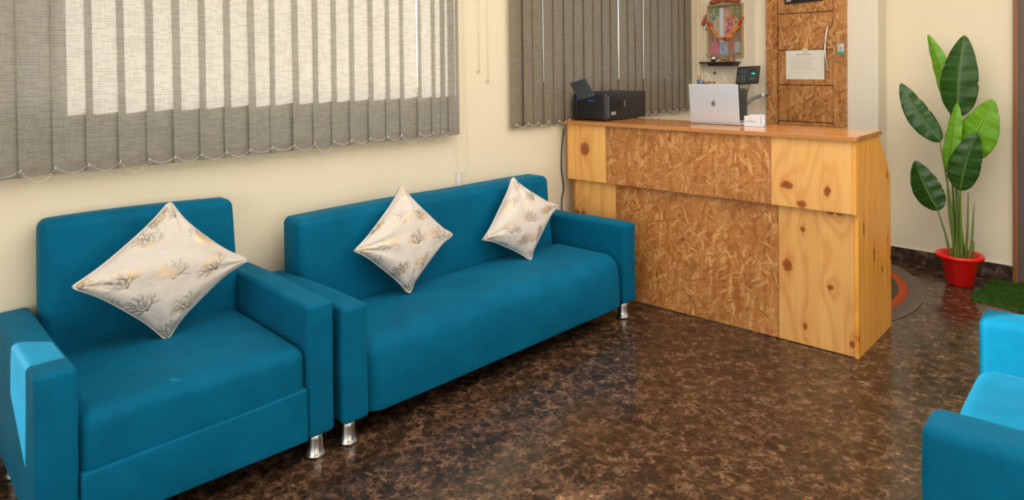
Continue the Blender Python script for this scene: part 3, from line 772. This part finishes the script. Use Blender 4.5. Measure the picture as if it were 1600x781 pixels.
def coil(n, r, h, c): return [(c[0]+r*math.cos(i*0.5)*(1+0.15*math.sin(i*1.7)), c[1]+r*0.7*math.sin(i*0.5), c[2]+h*(0.5+0.5*math.sin(i*0.31))) for i in range(n)]
tag(tube_obj('coiled_cable', smooth_path(coil(36, 0.035, 0.028, (-2.42, 4.09, topz+0.004)), 3), 0.0035, plain('pink_brown_cable', (150,96,84), 0.5), None, 6), 'pinkish brown cable coiled on the black machine behind the laptop', 'cable')
tag(tube_obj('thin_cable', smooth_path([(-2.49,4.09,topz+0.003),(-2.48,4.10,topz+0.07),(-2.45,4.11,topz+0.085),(-2.41,4.1,topz+0.04),(-2.38,4.1,topz+0.01),(-2.36,4.1,topz+0.05),(-2.33,4.1,topz+0.075),(-2.31,4.1,topz+0.04),(-2.34,4.1,topz+0.003)], 6), 0.0018, MCREAMP, None, 6), 'thin pale cable looping up above the laptop lid', 'cable')
tag(box_obj('white_adapter', (-2.37, -2.335, 4.065, 4.095, topz, topz+0.014), MWHITE, None, 0.002), 'small white plug adapter lying on the black machine behind the laptop', 'adapter')
tag(box_obj('black_notebook', (-2.325, -2.24, 4.07, 4.15, topz, topz+0.014), MBLACKM, None, 0.002), 'thin black notebook lying on the black machine behind the laptop', 'notebook')
# black cable down the wall, left of the counter
tag(tube_obj('black_cable', smooth_path([(XW+0.008, 3.52, 1.06), (XW+0.008, 3.50, 0.95), (XW+0.010, 3.49, 0.8), (XW+0.010, 3.51, 0.66), (XW+0.010, 3.49, 0.56), (XW+0.022, 3.49, 0.3), (XW+0.022, 3.5, 0.01)], 6), 0.004, MBLACK, None, 8), 'black cable running down the wall between the sofa and the counter', 'cable')

# ------------------------------------------------------------------ back wall objects
# paper notice, sticker and sign on the door
pn = thing('paper_notice', 'white printed paper notice taped to the flake board door', 'notice', (-2.397, YD-0.0235, 1.472))
box_obj('sheet', (-0.152, 0.152, -0.0012, 0.0, -0.115, 0.115), MPAPER, pn)
bm = bmesh.new(); rr = random.Random(2)
add_box(bm, -0.070, 0.055, -0.0018, -0.0010, 0.078, 0.085)
for k in range(11):
    z = 0.060-0.0125*k
    if k == 9: continue
    x = -0.110
    end = 0.10-rr.random()*0.05 if k < 10 else 0.04
    while x < end:
        w_ = rr.uniform(0.006, 0.02); add_box(bm, x, min(end, x+w_), -0.0018, -0.0010, z, z+0.0022); x += w_+0.004
link_mesh('printed_lines', bm, MINK, pn, False)
box_obj('tape', (-0.018, 0.022, -0.0022, -0.0012, 0.09, 0.128), plain('clear_tape', (214,206,186), 0.2), pn)
st = thing('sticker', 'small white, blue and green sticker on the right side of the door frame', 'sticker', (-2.116, YD-0.0355, 1.587))
box_obj('sheet', (-0.022, 0.022, -0.0012, 0, -0.043, 0.043), plain('sticker_white', (206,210,204), 0.4), st)
box_obj('green_band', (-0.022, 0.022, -0.0018, -0.0012, -0.043, -0.018), plain('sticker_green', (60,150,110), 0.4), st)
MSTB = plain('sticker_blue', (70,104,130), 0.4)
for k in range(4): box_obj('printed_line', (-0.014, 0.014-0.004*(k%2), -0.0018, -0.0012, -0.012+0.009*k, -0.008+0.009*k), MSTB, st)
box_obj('printed_line', (-0.016, -0.004, -0.0018, -0.0012, 0.030, 0.037), MSTB, st)
sg = thing('door_sign', 'black sign plate at the top of the flake board door', 'sign', (-2.40, YD-0.024, 1.965))
sgp = box_obj('plate', (-0.153, 0.153, -0.014, 0.0, 0.0, 0.10), MBLACK, sg, 0.002, 1)
bm = bmesh.new()
for k, (x, w_, h) in enumerate(((-0.138, 0.007, 0.010), (-0.129, 0.006, 0.008), (-0.121, 0.007, 0.008), (-0.112, 0.005, 0.008), (-0.105, 0.006, 0.009))): add_box(bm, x, x+w_, -0.0152, -0.0140, 0.018, 0.018+h)
link_mesh('lettering', bm, MWHITE, sg, False); sg.rotation_euler = (0, math.radians(-2.0), 0)

# framed picture collage
fx0, fx1, fz0, fz1 = -3.155, -2.830, 1.545, 1.985; fcx, fcz = (fx0+fx1)/2, (fz0+fz1)/2; fw, fh = (fx1-fx0)/2, (fz1-fz0)/2
pf = thing('framed_picture', 'glazed framed picture with bright floral collage hung above the laptop', 'picture', (fcx, YL-0.001, fcz), rot=(math.radians(0), 0, 0))
bm = bmesh.new(); t_ = 0.012
add_box(bm, -fw, -fw+t_, -0.03, 0, -fh, fh); add_box(bm, fw-t_, fw, -0.03, 0, -fh, fh); add_box(bm, -fw+t_, fw-t_, -0.03, 0, -fh, -fh+t_); add_box(bm, -fw+t_, fw-t_, -0.03, 0, fh-t_, fh)
link_mesh('frame', bm, NT('gilt_frame', 0.35, 0.6, srgb(204,184,142)).m, pf, False)
nx, nz = 78, 106; bm = bmesh.new(); g = {}
for i in range(nx+1):
    for j in range(nz+1): g[i,j] = bm.verts.new((-fw+t_+(2*fw-2*t_)*i/nx, -0.008, -fh+t_+(2*fh-2*t_)*j/nz))
for i in range(nx):
    for j in range(nz): bm.faces.new((g[i,j], g[i+1,j], g[i+1,j+1], g[i,j+1]))
mpic = NT('collage_print', 0.4); ca = mpic.node('Attribute', attribute_name='paint'); mpic.color(ca.outputs['Color'])
pic = link_mesh('print', bm, mpic.m, pf, False)
rp = random.Random(11); img = np.zeros((nz+1, nx+1, 3)); img[:] = (0.34, 0.21, 0.16); Y_, X_ = np.mgrid[0:nz+1, 0:nx+1]; Xn = X_/nx; Yn = Y_/nz
def blob(cx, cy, rx, ry, col, soft=0.3):
    d = np.sqrt(((Xn-cx)/rx)**2+((Yn-cy)/ry)**2); m_ = np.clip((1-d)/soft, 0, 1)[..., None]; img[:] = img*(1-m_)+np.array(srgb(*col)[:3])*m_
blob(0.55, 0.62, 0.32, 0.36, (212,160,138)); blob(0.25, 0.62, 0.16, 0.28, (196,176,150)); blob(0.62, 0.70, 0.12, 0.2, (214,170,160)); blob(0.85, 0.62, 0.14, 0.13, (212,168,130))
for _ in range(60): blob(rp.uniform(.02,.35), rp.uniform(.72,.98), rp.uniform(.02,.05), rp.uniform(.01,.035), rp.choice([(60,130,60),(40,150,150),(90,160,80),(190,180,150)]))
for _ in range(50): blob(rp.uniform(.55,.98), rp.uniform(.62,.98), rp.uniform(.02,.05), rp.uniform(.01,.035), rp.choice([(40,140,40),(80,160,60),(150,160,100),(200,170,130)]))
for _ in range(70): blob(rp.uniform(.42,.75), rp.uniform(.40,.84), rp.uniform(.015,.05), rp.uniform(.01,.03), rp.choice([(214,50,50),(220,80,80),(200,140,150),(170,60,90)]))
for _ in range(30): blob(rp.uniform(.05,.5), rp.uniform(.35,.7), rp.uniform(.02,.05), rp.uniform(.01,.03), rp.choice([(200,170,160),(180,150,130),(210,190,170)]))
def rect(x0, x1, y0, y1, col): img[(Xn > x0) & (Xn < x1) & (Yn > y0) & (Yn < y1)] = srgb(*col)[:3]
rect(0.05, 0.29, 0.04, 0.29, (196,110,140)); rect(0.32, 0.56, 0.02, 0.28, (150,190,210)); rect(0.76, 0.97, 0.05, 0.27, (176,176,178))
blob(0.66, 0.2, 0.08, 0.13, (190,110,100), 0.2)
for _ in range(40): blob(rp.uniform(.07,.27), rp.uniform(.05,.28), .018, .012, rp.choice([(220,50,60),(230,190,200),(190,80,120)]))
for _ in range(40): blob(rp.uniform(.34,.54), rp.uniform(.05,.28), .018, .012, rp.choice([(30,150,190),(220,80,90),(230,230,230),(60,120,180)]))
pa = pic.data.attributes.new('paint', 'FLOAT_COLOR', 'POINT'); flat = []
for i in range(nx+1):
    for j in range(nz+1): flat += [*img[j, i], 1.0]
pa.data.foreach_set('color', flat)
MG2 = glass('picture_glass'); box_obj('glazing', (-fw+t_, fw-t_, -0.024, -0.022, -fh+t_, fh-t_), MG2, pf)
# pale strip behind the glass, painted in as a reflection on the glazing
box_obj('glare_strip', (-0.055, -0.018, -0.0115, -0.0085, -0.10, 0.19), plain('pale_blue_glare', (214,222,228), 0.3), pf)
# garland hanging on the picture
gl = thing('garland', 'orange and red flower garland draped across the framed picture', 'garland', (fcx, YL-0.04, fcz))
go = NT('garland_orange', 0.8, color=srgb(222,140,30)).m; gr = NT('garland_red', 0.7, color=srgb(206,24,22)).m
cords = [(-0.155+0.32*i/26, -0.006, 0.095-0.135*max(0.0, math.sin(math.pi*i/26))**0.8-0.03*math.sin(math.pi*i/26)) for i in range(27)]
def tuft(name, k0, k1, m_, r):
    bm = bmesh.new(); q = random.Random(k0)
    for k in range(k0, k1):
        for s in range(5):
            p = Vector(cords[k])+Vector((q.uniform(-r,r)*.5, q.uniform(-r,r)*.3, q.uniform(-r,r)*.5))
            bmesh.ops.create_icosphere(bm, subdivisions=1, radius=r*0.6, matrix=Matrix.Translation(p))
    link_mesh(name, bm, m_, gl, False)
for (a, b, m_) in ((1,3,gr),(3,7,go),(8,12,go),(12,14,gr),(14,16,gr),(16,19,go),(20,24,go),(24,27,gr)): tuft('flower_cluster', a, b, m_, 0.015)
tube_obj('string', cords, 0.0015, go, gl, 6)
# red cloth bunched on the top of the frame
bm = bmesh.new(); q = random.Random(5)
for k in range(20):
    s = k/19; p = Vector((-0.115+0.26*s, -0.02+q.uniform(-.01,.01), fh+0.016+0.014*math.sin(math.pi*min(1, s*1.2))+q.uniform(-.004,.004)))
    bmesh.ops.create_icosphere(bm, subdivisions=2, radius=0.013+0.008*q.random(), matrix=Matrix.Translation(p))
for v in bm.verts: v.co += v.co.normalized()*0.004*math.sin(v.co.x*300)*math.cos(v.co.z*260)
rc = NT('red_gold_brocade', 0.6); nn = rc.noise(rc.coords(), 90, 3).outputs[0]; rc.color(rc.ramp(nn, [(0.42, srgb(120,58,32)), (0.52, srgb(176,112,62)), (0.62, srgb(170,34,26))]))
bc = link_mesh('brocade_cloth', bm, rc.m); bc.location = (fcx, YL-0.02, fcz); tag(bc, 'red and gold brocade cloth bunched on top of the picture frame', 'cloth')
bm = bmesh.new(); add_tube(bm, [(0.0,0,0), (-0.012,0,-0.04), (-0.03,0,-0.075), (-0.036,0,-0.09)], [0.006,0.012,0.016,0.010], 10)
tg = link_mesh('hanging_tassel', bm, rc.m); tg.location = (-3.163, YL-0.03, 1.905); tag(tg, 'small red and brown tassel hanging at the left edge of the picture', 'tassel')
# small shelf
sh = thing('wall_shelf', 'small dark wooden wall shelf under the framed picture', 'shelf', (-3.03, YL, 1.49)); msh = plain('dark_brown_wood', (54,36,28), 0.4)
box_obj('board', (-0.162, 0.168, -0.10, 0, 0.0, 0.014), msh, sh, 0.002)
box_obj('apron', (-0.09, 0.15, -0.085, 0, -0.022, 0.0), msh, sh, 0.002)
zsh = 1.505
bw = thing('metal_cup', 'small shiny metal cup at the left on the dark wall shelf', 'cup', (-3.085, YL-0.055, zsh))
lathe_obj('cup', [(0,0),(0.016,0),(0.026,0.045),(0.023,0.045),(0.014,0.005),(0,0.005)], MCHR2, bw)
lathe_obj('rim', [(0.026,0.043),(0.029,0.046),(0.026,0.049),(0.023,0.046)], MBRASS, bw)
lampb = thing('oil_lamp', 'small brass oil lamp in the middle of the dark wall shelf', 'lamp', (-2.995, YL-0.055, zsh))
lathe_obj('bowl', [(0,0),(0.02,0),(0.01,0.006),(0.012,0.012),(0.03,0.026),(0.027,0.026),(0.008,0.014),(0,0.014)], MBRASS, lampb)
fg = thing('figurine', 'small brown and gold figurine at the right on the dark wall shelf', 'figurine', (-2.92, YL-0.055, zsh))
lathe_obj('body', [(0,0),(0.026,0),(0.028,0.01),(0.02,0.03),(0.014,0.045),(0.017,0.055),(0.012,0.068),(0,0.074)], plain('brown_clay', (150,100,72), 0.5), fg)
lathe_obj('stand', [(0,-0.0),(0.033,0.0),(0.033,0.005),(0,0.005)], MBRASS, fg)
def stud(px, py, lab):
    p = hit(px, py, 1, YL); e = thing('round_knob', lab, 'knob', (p.x, YL, p.z), rot=(math.radians(90), 0, 0), group='round brass knobs by the picture')
    lathe_obj('plate', [(0,0),(0.014,0),(0.014,0.003),(0.008,0.006),(0,0.006)], MBRASS, e, 20)
    lathe_obj('cap', [(0.008,0.005),(0.0085,0.012),(0.005,0.016),(0,0.017)], plain('dark_knob', (92,58,38), 0.4), e, 20)
stud(1105, 46, 'round brass knob on the wall left of the picture, the upper one')
stud(1106, 86, 'round brass knob on the wall by the lower left corner of the picture')
stud(1117, 114, 'round brass knob on the wall below the dark shelf')

# fingerprint terminal
ft = thing('fingerprint_terminal', 'black fingerprint terminal with keypad on the wall beside the door', 'terminal', (-2.785, YL-0.03, 1.392), rot=(0, math.radians(-3), math.radians(14)))
bm = bmesh.new()
def ff(p): p.x += (p.z)*0.16; return p
rbox(bm, -0.090, 0.090, -0.018, 0.018, -0.072, 0.072, 0.010, ms=(3,1,3), fn=ff); link_mesh('housing', bm, MBLACK, ft)
bm = bmesh.new(); add_box(bm, -0.075, -0.01, -0.0195, -0.0178, 0.018, 0.052)
link_mesh('display', bm, plain('display_glass', (44,58,70), 0.15), ft, False)
bm = bmesh.new()
for i in range(4):
    for j in range(4): add_box(bm, -0.088+0.019*i, -0.078+0.019*i, -0.0200, -0.0178, -0.054+0.0155*j, -0.047+0.0155*j)
link_mesh('keypad', bm, MGREY, ft, False)
bm = bmesh.new(); rbox(bm, 0.022, 0.076, -0.024, -0.016, 0.004, 0.052, 0.0035, ms=(1,1,1)); link_mesh('reader', bm, MBLACKM, ft)
mgn = NT('green_led', 0.3); mgn.set('Base Color', srgb(20,190,130)); mgn.set('Emission Color', srgb(30,220,150)); mgn.set('Emission Strength', 0.8)
box_obj('reader_light', (0.036, 0.062, -0.026, -0.0235, 0.006, 0.018), mgn.m, ft)
box_obj('nameplate', (0.02, 0.05, -0.0195, -0.0178, -0.034, -0.026), MGREY, ft)
box_obj('bracket', (-0.05, 0.03, 0.016, 0.032, -0.03, 0.03), MBLACKM, ft)
tag(tube_obj('device_cable', smooth_path([(-2.765, YL-0.035, 1.332), (-2.765, YL-0.06, 1.29), (-2.77, YL-0.09, 1.22), (-2.79, YL-0.115, 1.16), (-2.81, YL-0.12, 1.10), (-2.83, YL-0.12, 1.0), (-2.84, YL-0.12, 0.5), (-2.84, YL-0.1, 0.01)], 6), 0.0035, MBLACK, None, 8), 'thin black cable hanging from the fingerprint terminal', 'cable')
cp = thing('conduit_pipe', 'grey flexible conduit pipe rising to the door frame', 'pipe', (0,0,0))
pth = [hit(1152, 182, 1, 5.27), hit(1160, 170, 1, 5.28), hit(1172, 157, 1, 5.31), hit(1184, 151, 1, 5.38), hit(1200, 146, 1, 5.465)]
cp.location = pth[0]
tube_obj('pipe', [p-pth[0] for p in smooth_path(pth, 6)], 0.014, MGREY, cp, 12)
b_ = hit(1190, 149, 1, 5.41)-pth[0]
bm = bmesh.new(); add_tube(bm, [b_, b_+Vector((0.02, 0.01, 0.004))], 0.019, 12); link_mesh('clamp', bm, MWHITE, cp)

# ------------------------------------------------------------------ potted plant
PX_, PY_ = -1.305, 5.34
pl = thing('potted_plant', 'tall leafy banana-like plant in a red pot in the corner', 'plant', (PX_, PY_, 0))
mred = NT('red_pot_plastic', 0.3, color=srgb(228,18,12)).m
lathe_obj('pot', [(0,0.003),(0.074,0.003),(0.078,0.006),(0.110,0.175),(0.113,0.178),(0.126,0.182),(0.139,0.186),(0.142,0.196),(0.139,0.207),(0.128,0.210),(0.120,0.206),(0.108,0.196),(0.096,0.15),(0,0.15)], mred, pl, 56)
lathe_obj('soil', [(0,0.158),(0.05,0.162),(0.099,0.158)], plain('dark_soil', (44,32,22), 0.9, scale=80), pl)
def leaf_mat(name, c1, c2, rough):
    m = NT(name, rough, spec=0.5); at = m.node('Attribute', attribute_name='rib'); n = m.noise(m.coords(), 6, 3).outputs[0]
    col = m.mix(n, srgb(*c1), srgb(*c2)); col = m.mix(m.math('MULTIPLY', at.outputs['Fac'], 0.5), col, srgb(min(255,c2[0]+50), min(255,c2[1]+45), c2[2]+30)); m.color(col)
    return m.m
MLD = leaf_mat('dark_leaf', (22,58,14), (44,86,24), 0.28); MLL = leaf_mat('bright_leaf', (84,142,18), (110,166,30), 0.45)
MSTEM = plain('green_stem', (96,120,44), 0.45, var=0.15)
view = (Vector((PX_, PY_, 1.0))-CAM).normalized()
org = Vector((PX_, PY_, 0))
def leaf(base, tip, width, mat, dy0=0.0, dy1=0.0, turn=0.0, bend=0.0, seed=0, prof=0.8, cup=0.25, stem=None):
    B = hit(*base, 1, PY_+dy0); T = hit(*tip, 1, PY_+dy1); ax = T-B; L_ = ax.length; ax.normalize()
    side = ax.cross(view).normalized(); nrm = side.cross(ax).normalized()
    side = (side*math.cos(turn)+nrm*math.sin(turn)).normalized(); nrm = side.cross(ax).normalized()
    if nrm.dot(view) > 0: nrm = -nrm
    rnd = random.Random(seed); n, k = 44, 8; bm = bmesh.new(); rows = []; ribs = []
    notch = [(rnd.uniform(.35,.9), rnd.choice((-1,1)), rnd.uniform(.06,.16)) for _ in range(2)]
    for i in range(n+1):
        s = i/n; wd = width/2*(max(0.0, math.sin(math.pi*min(1, s**prof)))**0.62)*(1-0.15*s) if 0 < s < 1 else 0.0006
        mid = B+ax*L_*s + side*bend*math.sin(math.pi*s)*L_ - nrm*0.10*L_*(s*s-s)
        row = []
        for j in range(-k, k+1):
            u = j/k; ww = wd
            for (ns, sd, dp) in notch:
                if sd*u > 0: ww *= 1-dp*math.exp(-((s-ns)/0.018)**2)*abs(u)
            p = mid+side*ww*u + nrm*(cup*wd*(abs(u)**1.3)*-1 + 0.0035*abs(u)*math.sin(s*30+seed+u)) + ax*(-0.03*abs(u)*0)
            row.append(bm.verts.new(p-org)); ribs.append(1.0 if abs(j) < 1 else (0.35 if i % 4 == 0 else 0.0))
        rows.append(row)
    for a, b in zip(rows[:-1], rows[1:]):
        for j in range(2*k): bm.faces.new((a[j], a[j+1], b[j+1], b[j]))
    o = link_mesh('leaf', bm, mat, pl); at = o.data.attributes.new('rib', 'FLOAT', 'POINT'); at.data.foreach_set('value', ribs)
    md = o.modifiers.new('thickness', 'SOLIDIFY'); md.thickness = 0.0012; md.offset = 0
    # midrib running down to the stem
    bm = bmesh.new(); add_tube(bm, [B+ax*L_*s+side*bend*math.sin(math.pi*s)*L_ - nrm*0.10*L_*(s*s-s)+nrm*0.001-org for s in [q/14*0.96 for q in range(15)]], [0.0045*(1-q/15)+0.0008 for q in range(15)], 8)
    link_mesh('midrib', bm, MSTEM, o)
    if stem:
        S = [Vector((stem[0], stem[1], 0.155))]
        for (qx, qy, dd) in stem[2]: S.append(hit(qx, qy, 1, PY_+dd)-org)
        S.append(B-org+ax*0.01); sm = smooth_path(S, 8); m_ = len(sm)
        tube_obj('stem', sm, [0.010-0.0055*i/(m_-1) for i in range(m_)], MSTEM, pl, 10)
leaf((1497,182), (1507,55), 0.235, MLD, 0.02, 0.0, 0.15, 0.02, 1, 0.80, stem=(0.0, 0.03, [(1494,300,0.04)]))
leaf((1486,178), (1450,54), 0.130, MLL, 0.06, 0.10, 0.5, -0.05, 2, 0.9, stem=(-0.02, 0.04, [(1489,300,0.06)]))
leaf((1470,222), (1407,130), 0.165, MLD, -0.02, -0.06, -0.2, 0.04, 3, 0.85, stem=(-0.03, -0.01, [(1487,330,-0.02)]))
leaf((1479,268), (1496,160), 0.115, MLL, -0.02, 0.0, 0.45, -0.02, 4, 0.9, stem=(-0.01, 0.0, [(1484,340,-0.02)]))
leaf((1490,250), (1552,155), 0.265, MLL, 0.03, 0.0, 0.25, -0.06, 5, 0.75, stem=(0.02, 0.03, [(1500,340,0.03)]))
leaf((1500,298), (1526,206), 0.195, MLD, -0.07, -0.09, -0.15, 0.03, 6, 0.8, stem=(0.02, -0.03, [(1501,345,-0.06)]))
leaf((1466,329), (1430,251), 0.195, MLD, -0.05, -0.08, 0.2, 0.03, 7, 0.8, stem=(-0.045, -0.02, [(1478,368,-0.05)]))
for k, (x, y, tx, ty, h) in enumerate(((0.03, 0.0, 0.05, 0.0, 0.62), (0.05, -0.01, 0.085, -0.01, 0.55), (0.0, -0.03, 0.01, -0.03, 0.70), (-0.02, -0.03, -0.005, -0.03, 0.60), (0.06, 0.02, 0.075, 0.02, 0.30))):
    tube_obj('stem', smooth_path([(x, y, 0.155), ((x+tx)/2+0.004, y, h*0.55), (tx, ty, h)], 6), [0.011-0.008*i/12 for i in range(13)], MSTEM, pl, 10)

# ------------------------------------------------------------------ rug and mat
def rugmat():
    m = NT('braided_rug', 0.9, spec=0.1); s = m.sep(m.coords())
    a, b = 0.88, 0.60
    d = m.math('SQRT', m.math('ADD', m.math('POWER', m.math('ABSOLUTE', m.math('DIVIDE', s[1], a)), 2.0), m.math('POWER', m.math('ABSOLUTE', m.math('DIVIDE', s[0], b)), 2.0)))
    n = m.noise(m.coords(), 120, 3).outputs[0]
    c = m.ramp(d, [(0.0, srgb(120,112,92)), (0.69, srgb(112,100,84)), (0.695, srgb(84,72,64)), (0.755, srgb(84,72,64)), (0.76, srgb(176,82,40)), (0.845, srgb(160,70,34)), (0.85, srgb(100,88,78)), (1.0, srgb(108,96,84))])
    m.color(m.mix(1.0, c, m.ramp(n, [(0.3, G(0.7)), (0.7, G(1.1))]), 'MULTIPLY')); m.bump(n, 0.5, 0.004); return m.m
prof = [(0.0, 0.002), (0.3, 0.008), (0.9, 0.008), (0.985, 0.008), (1.0, 0.005), (1.0, 0.001), (0.0, 0.001)]
bm = bmesh.new(); add_lathe(bm, prof[1:6]+[(0.0, 0.001)], 72); bmesh.ops.contextual_create(bm, geom=[])
for v in bm.verts: v.co.x *= 0.60; v.co.y *= 0.88
edges_ = [e for e in bm.edges if e.is_boundary]; bmesh.ops.contextual_create(bm, geom=edges_)
rg = link_mesh('oval_rug', bm, rugmat(), smooth=False); rg.location = (-1.985, 4.80, 0); rg.rotation_euler = (0, 0, math.atan2(0.302, 0.953)); tag(rg, 'oval grey rug with an orange ring on the floor behind the counter', 'rug')
# green grass mat: backing and blades
gm = thing('grass_mat', 'green artificial grass mat on the floor in front of the brown door', 'mat', (-0.66, 5.35, 0))
outl = [(-1.155, 5.600), (-1.172, 5.56), (-1.190, 5.09), (-1.180, 5.055), (-1.15, 5.045), (-0.25, 4.93), (-0.22, 5.60)]
bm = bmesh.new(); prism(bm, [(x+0.66, y-5.35) for x, y in outl], 2, 0.001, 0.008)
mgr = NT('grass_green', 0.8, spec=0.15); gn = mgr.noise(mgr.coords(), 60, 3).outputs[0]; mgr.color(mgr.ramp(gn, [(0.3, srgb(34,66,14)), (0.7, srgb(74,112,36))]))
link_mesh('backing', bm, mgr.m, gm, False)
def inside(x, y):
    c = False; n = len(outl)
    for i in range(n):
        x1, y1 = outl[i]; x2, y2 = outl[(i+1)%n]
        if (y1 > y) != (y2 > y) and x < (x2-x1)*(y-y1)/(y2-y1)+x1: c = not c
    return c
q = random.Random(7); bm = bmesh.new(); cnt = 0
while cnt < 26000:
    x, y = q.uniform(-1.19, -0.55), q.uniform(4.95, 5.60)
    if not inside(x, y): continue
    cnt += 1; a = q.uniform(0, 6.28); h = q.uniform(.012, .022); w_ = 0.0014; lx, ly = q.uniform(-.008,.008), q.uniform(-.008,.008)
    X, Y = x+0.66, y-5.35
    bm.faces.new((bm.verts.new((X-w_*math.cos(a), Y-w_*math.sin(a), 0.007)), bm.verts.new((X+w_*math.cos(a), Y+w_*math.sin(a), 0.007)), bm.verts.new((X+lx, Y+ly, h))))
bl = link_mesh('grass_blades', bm, mgr.m, gm, False); bl['kind'] = 'stuff'
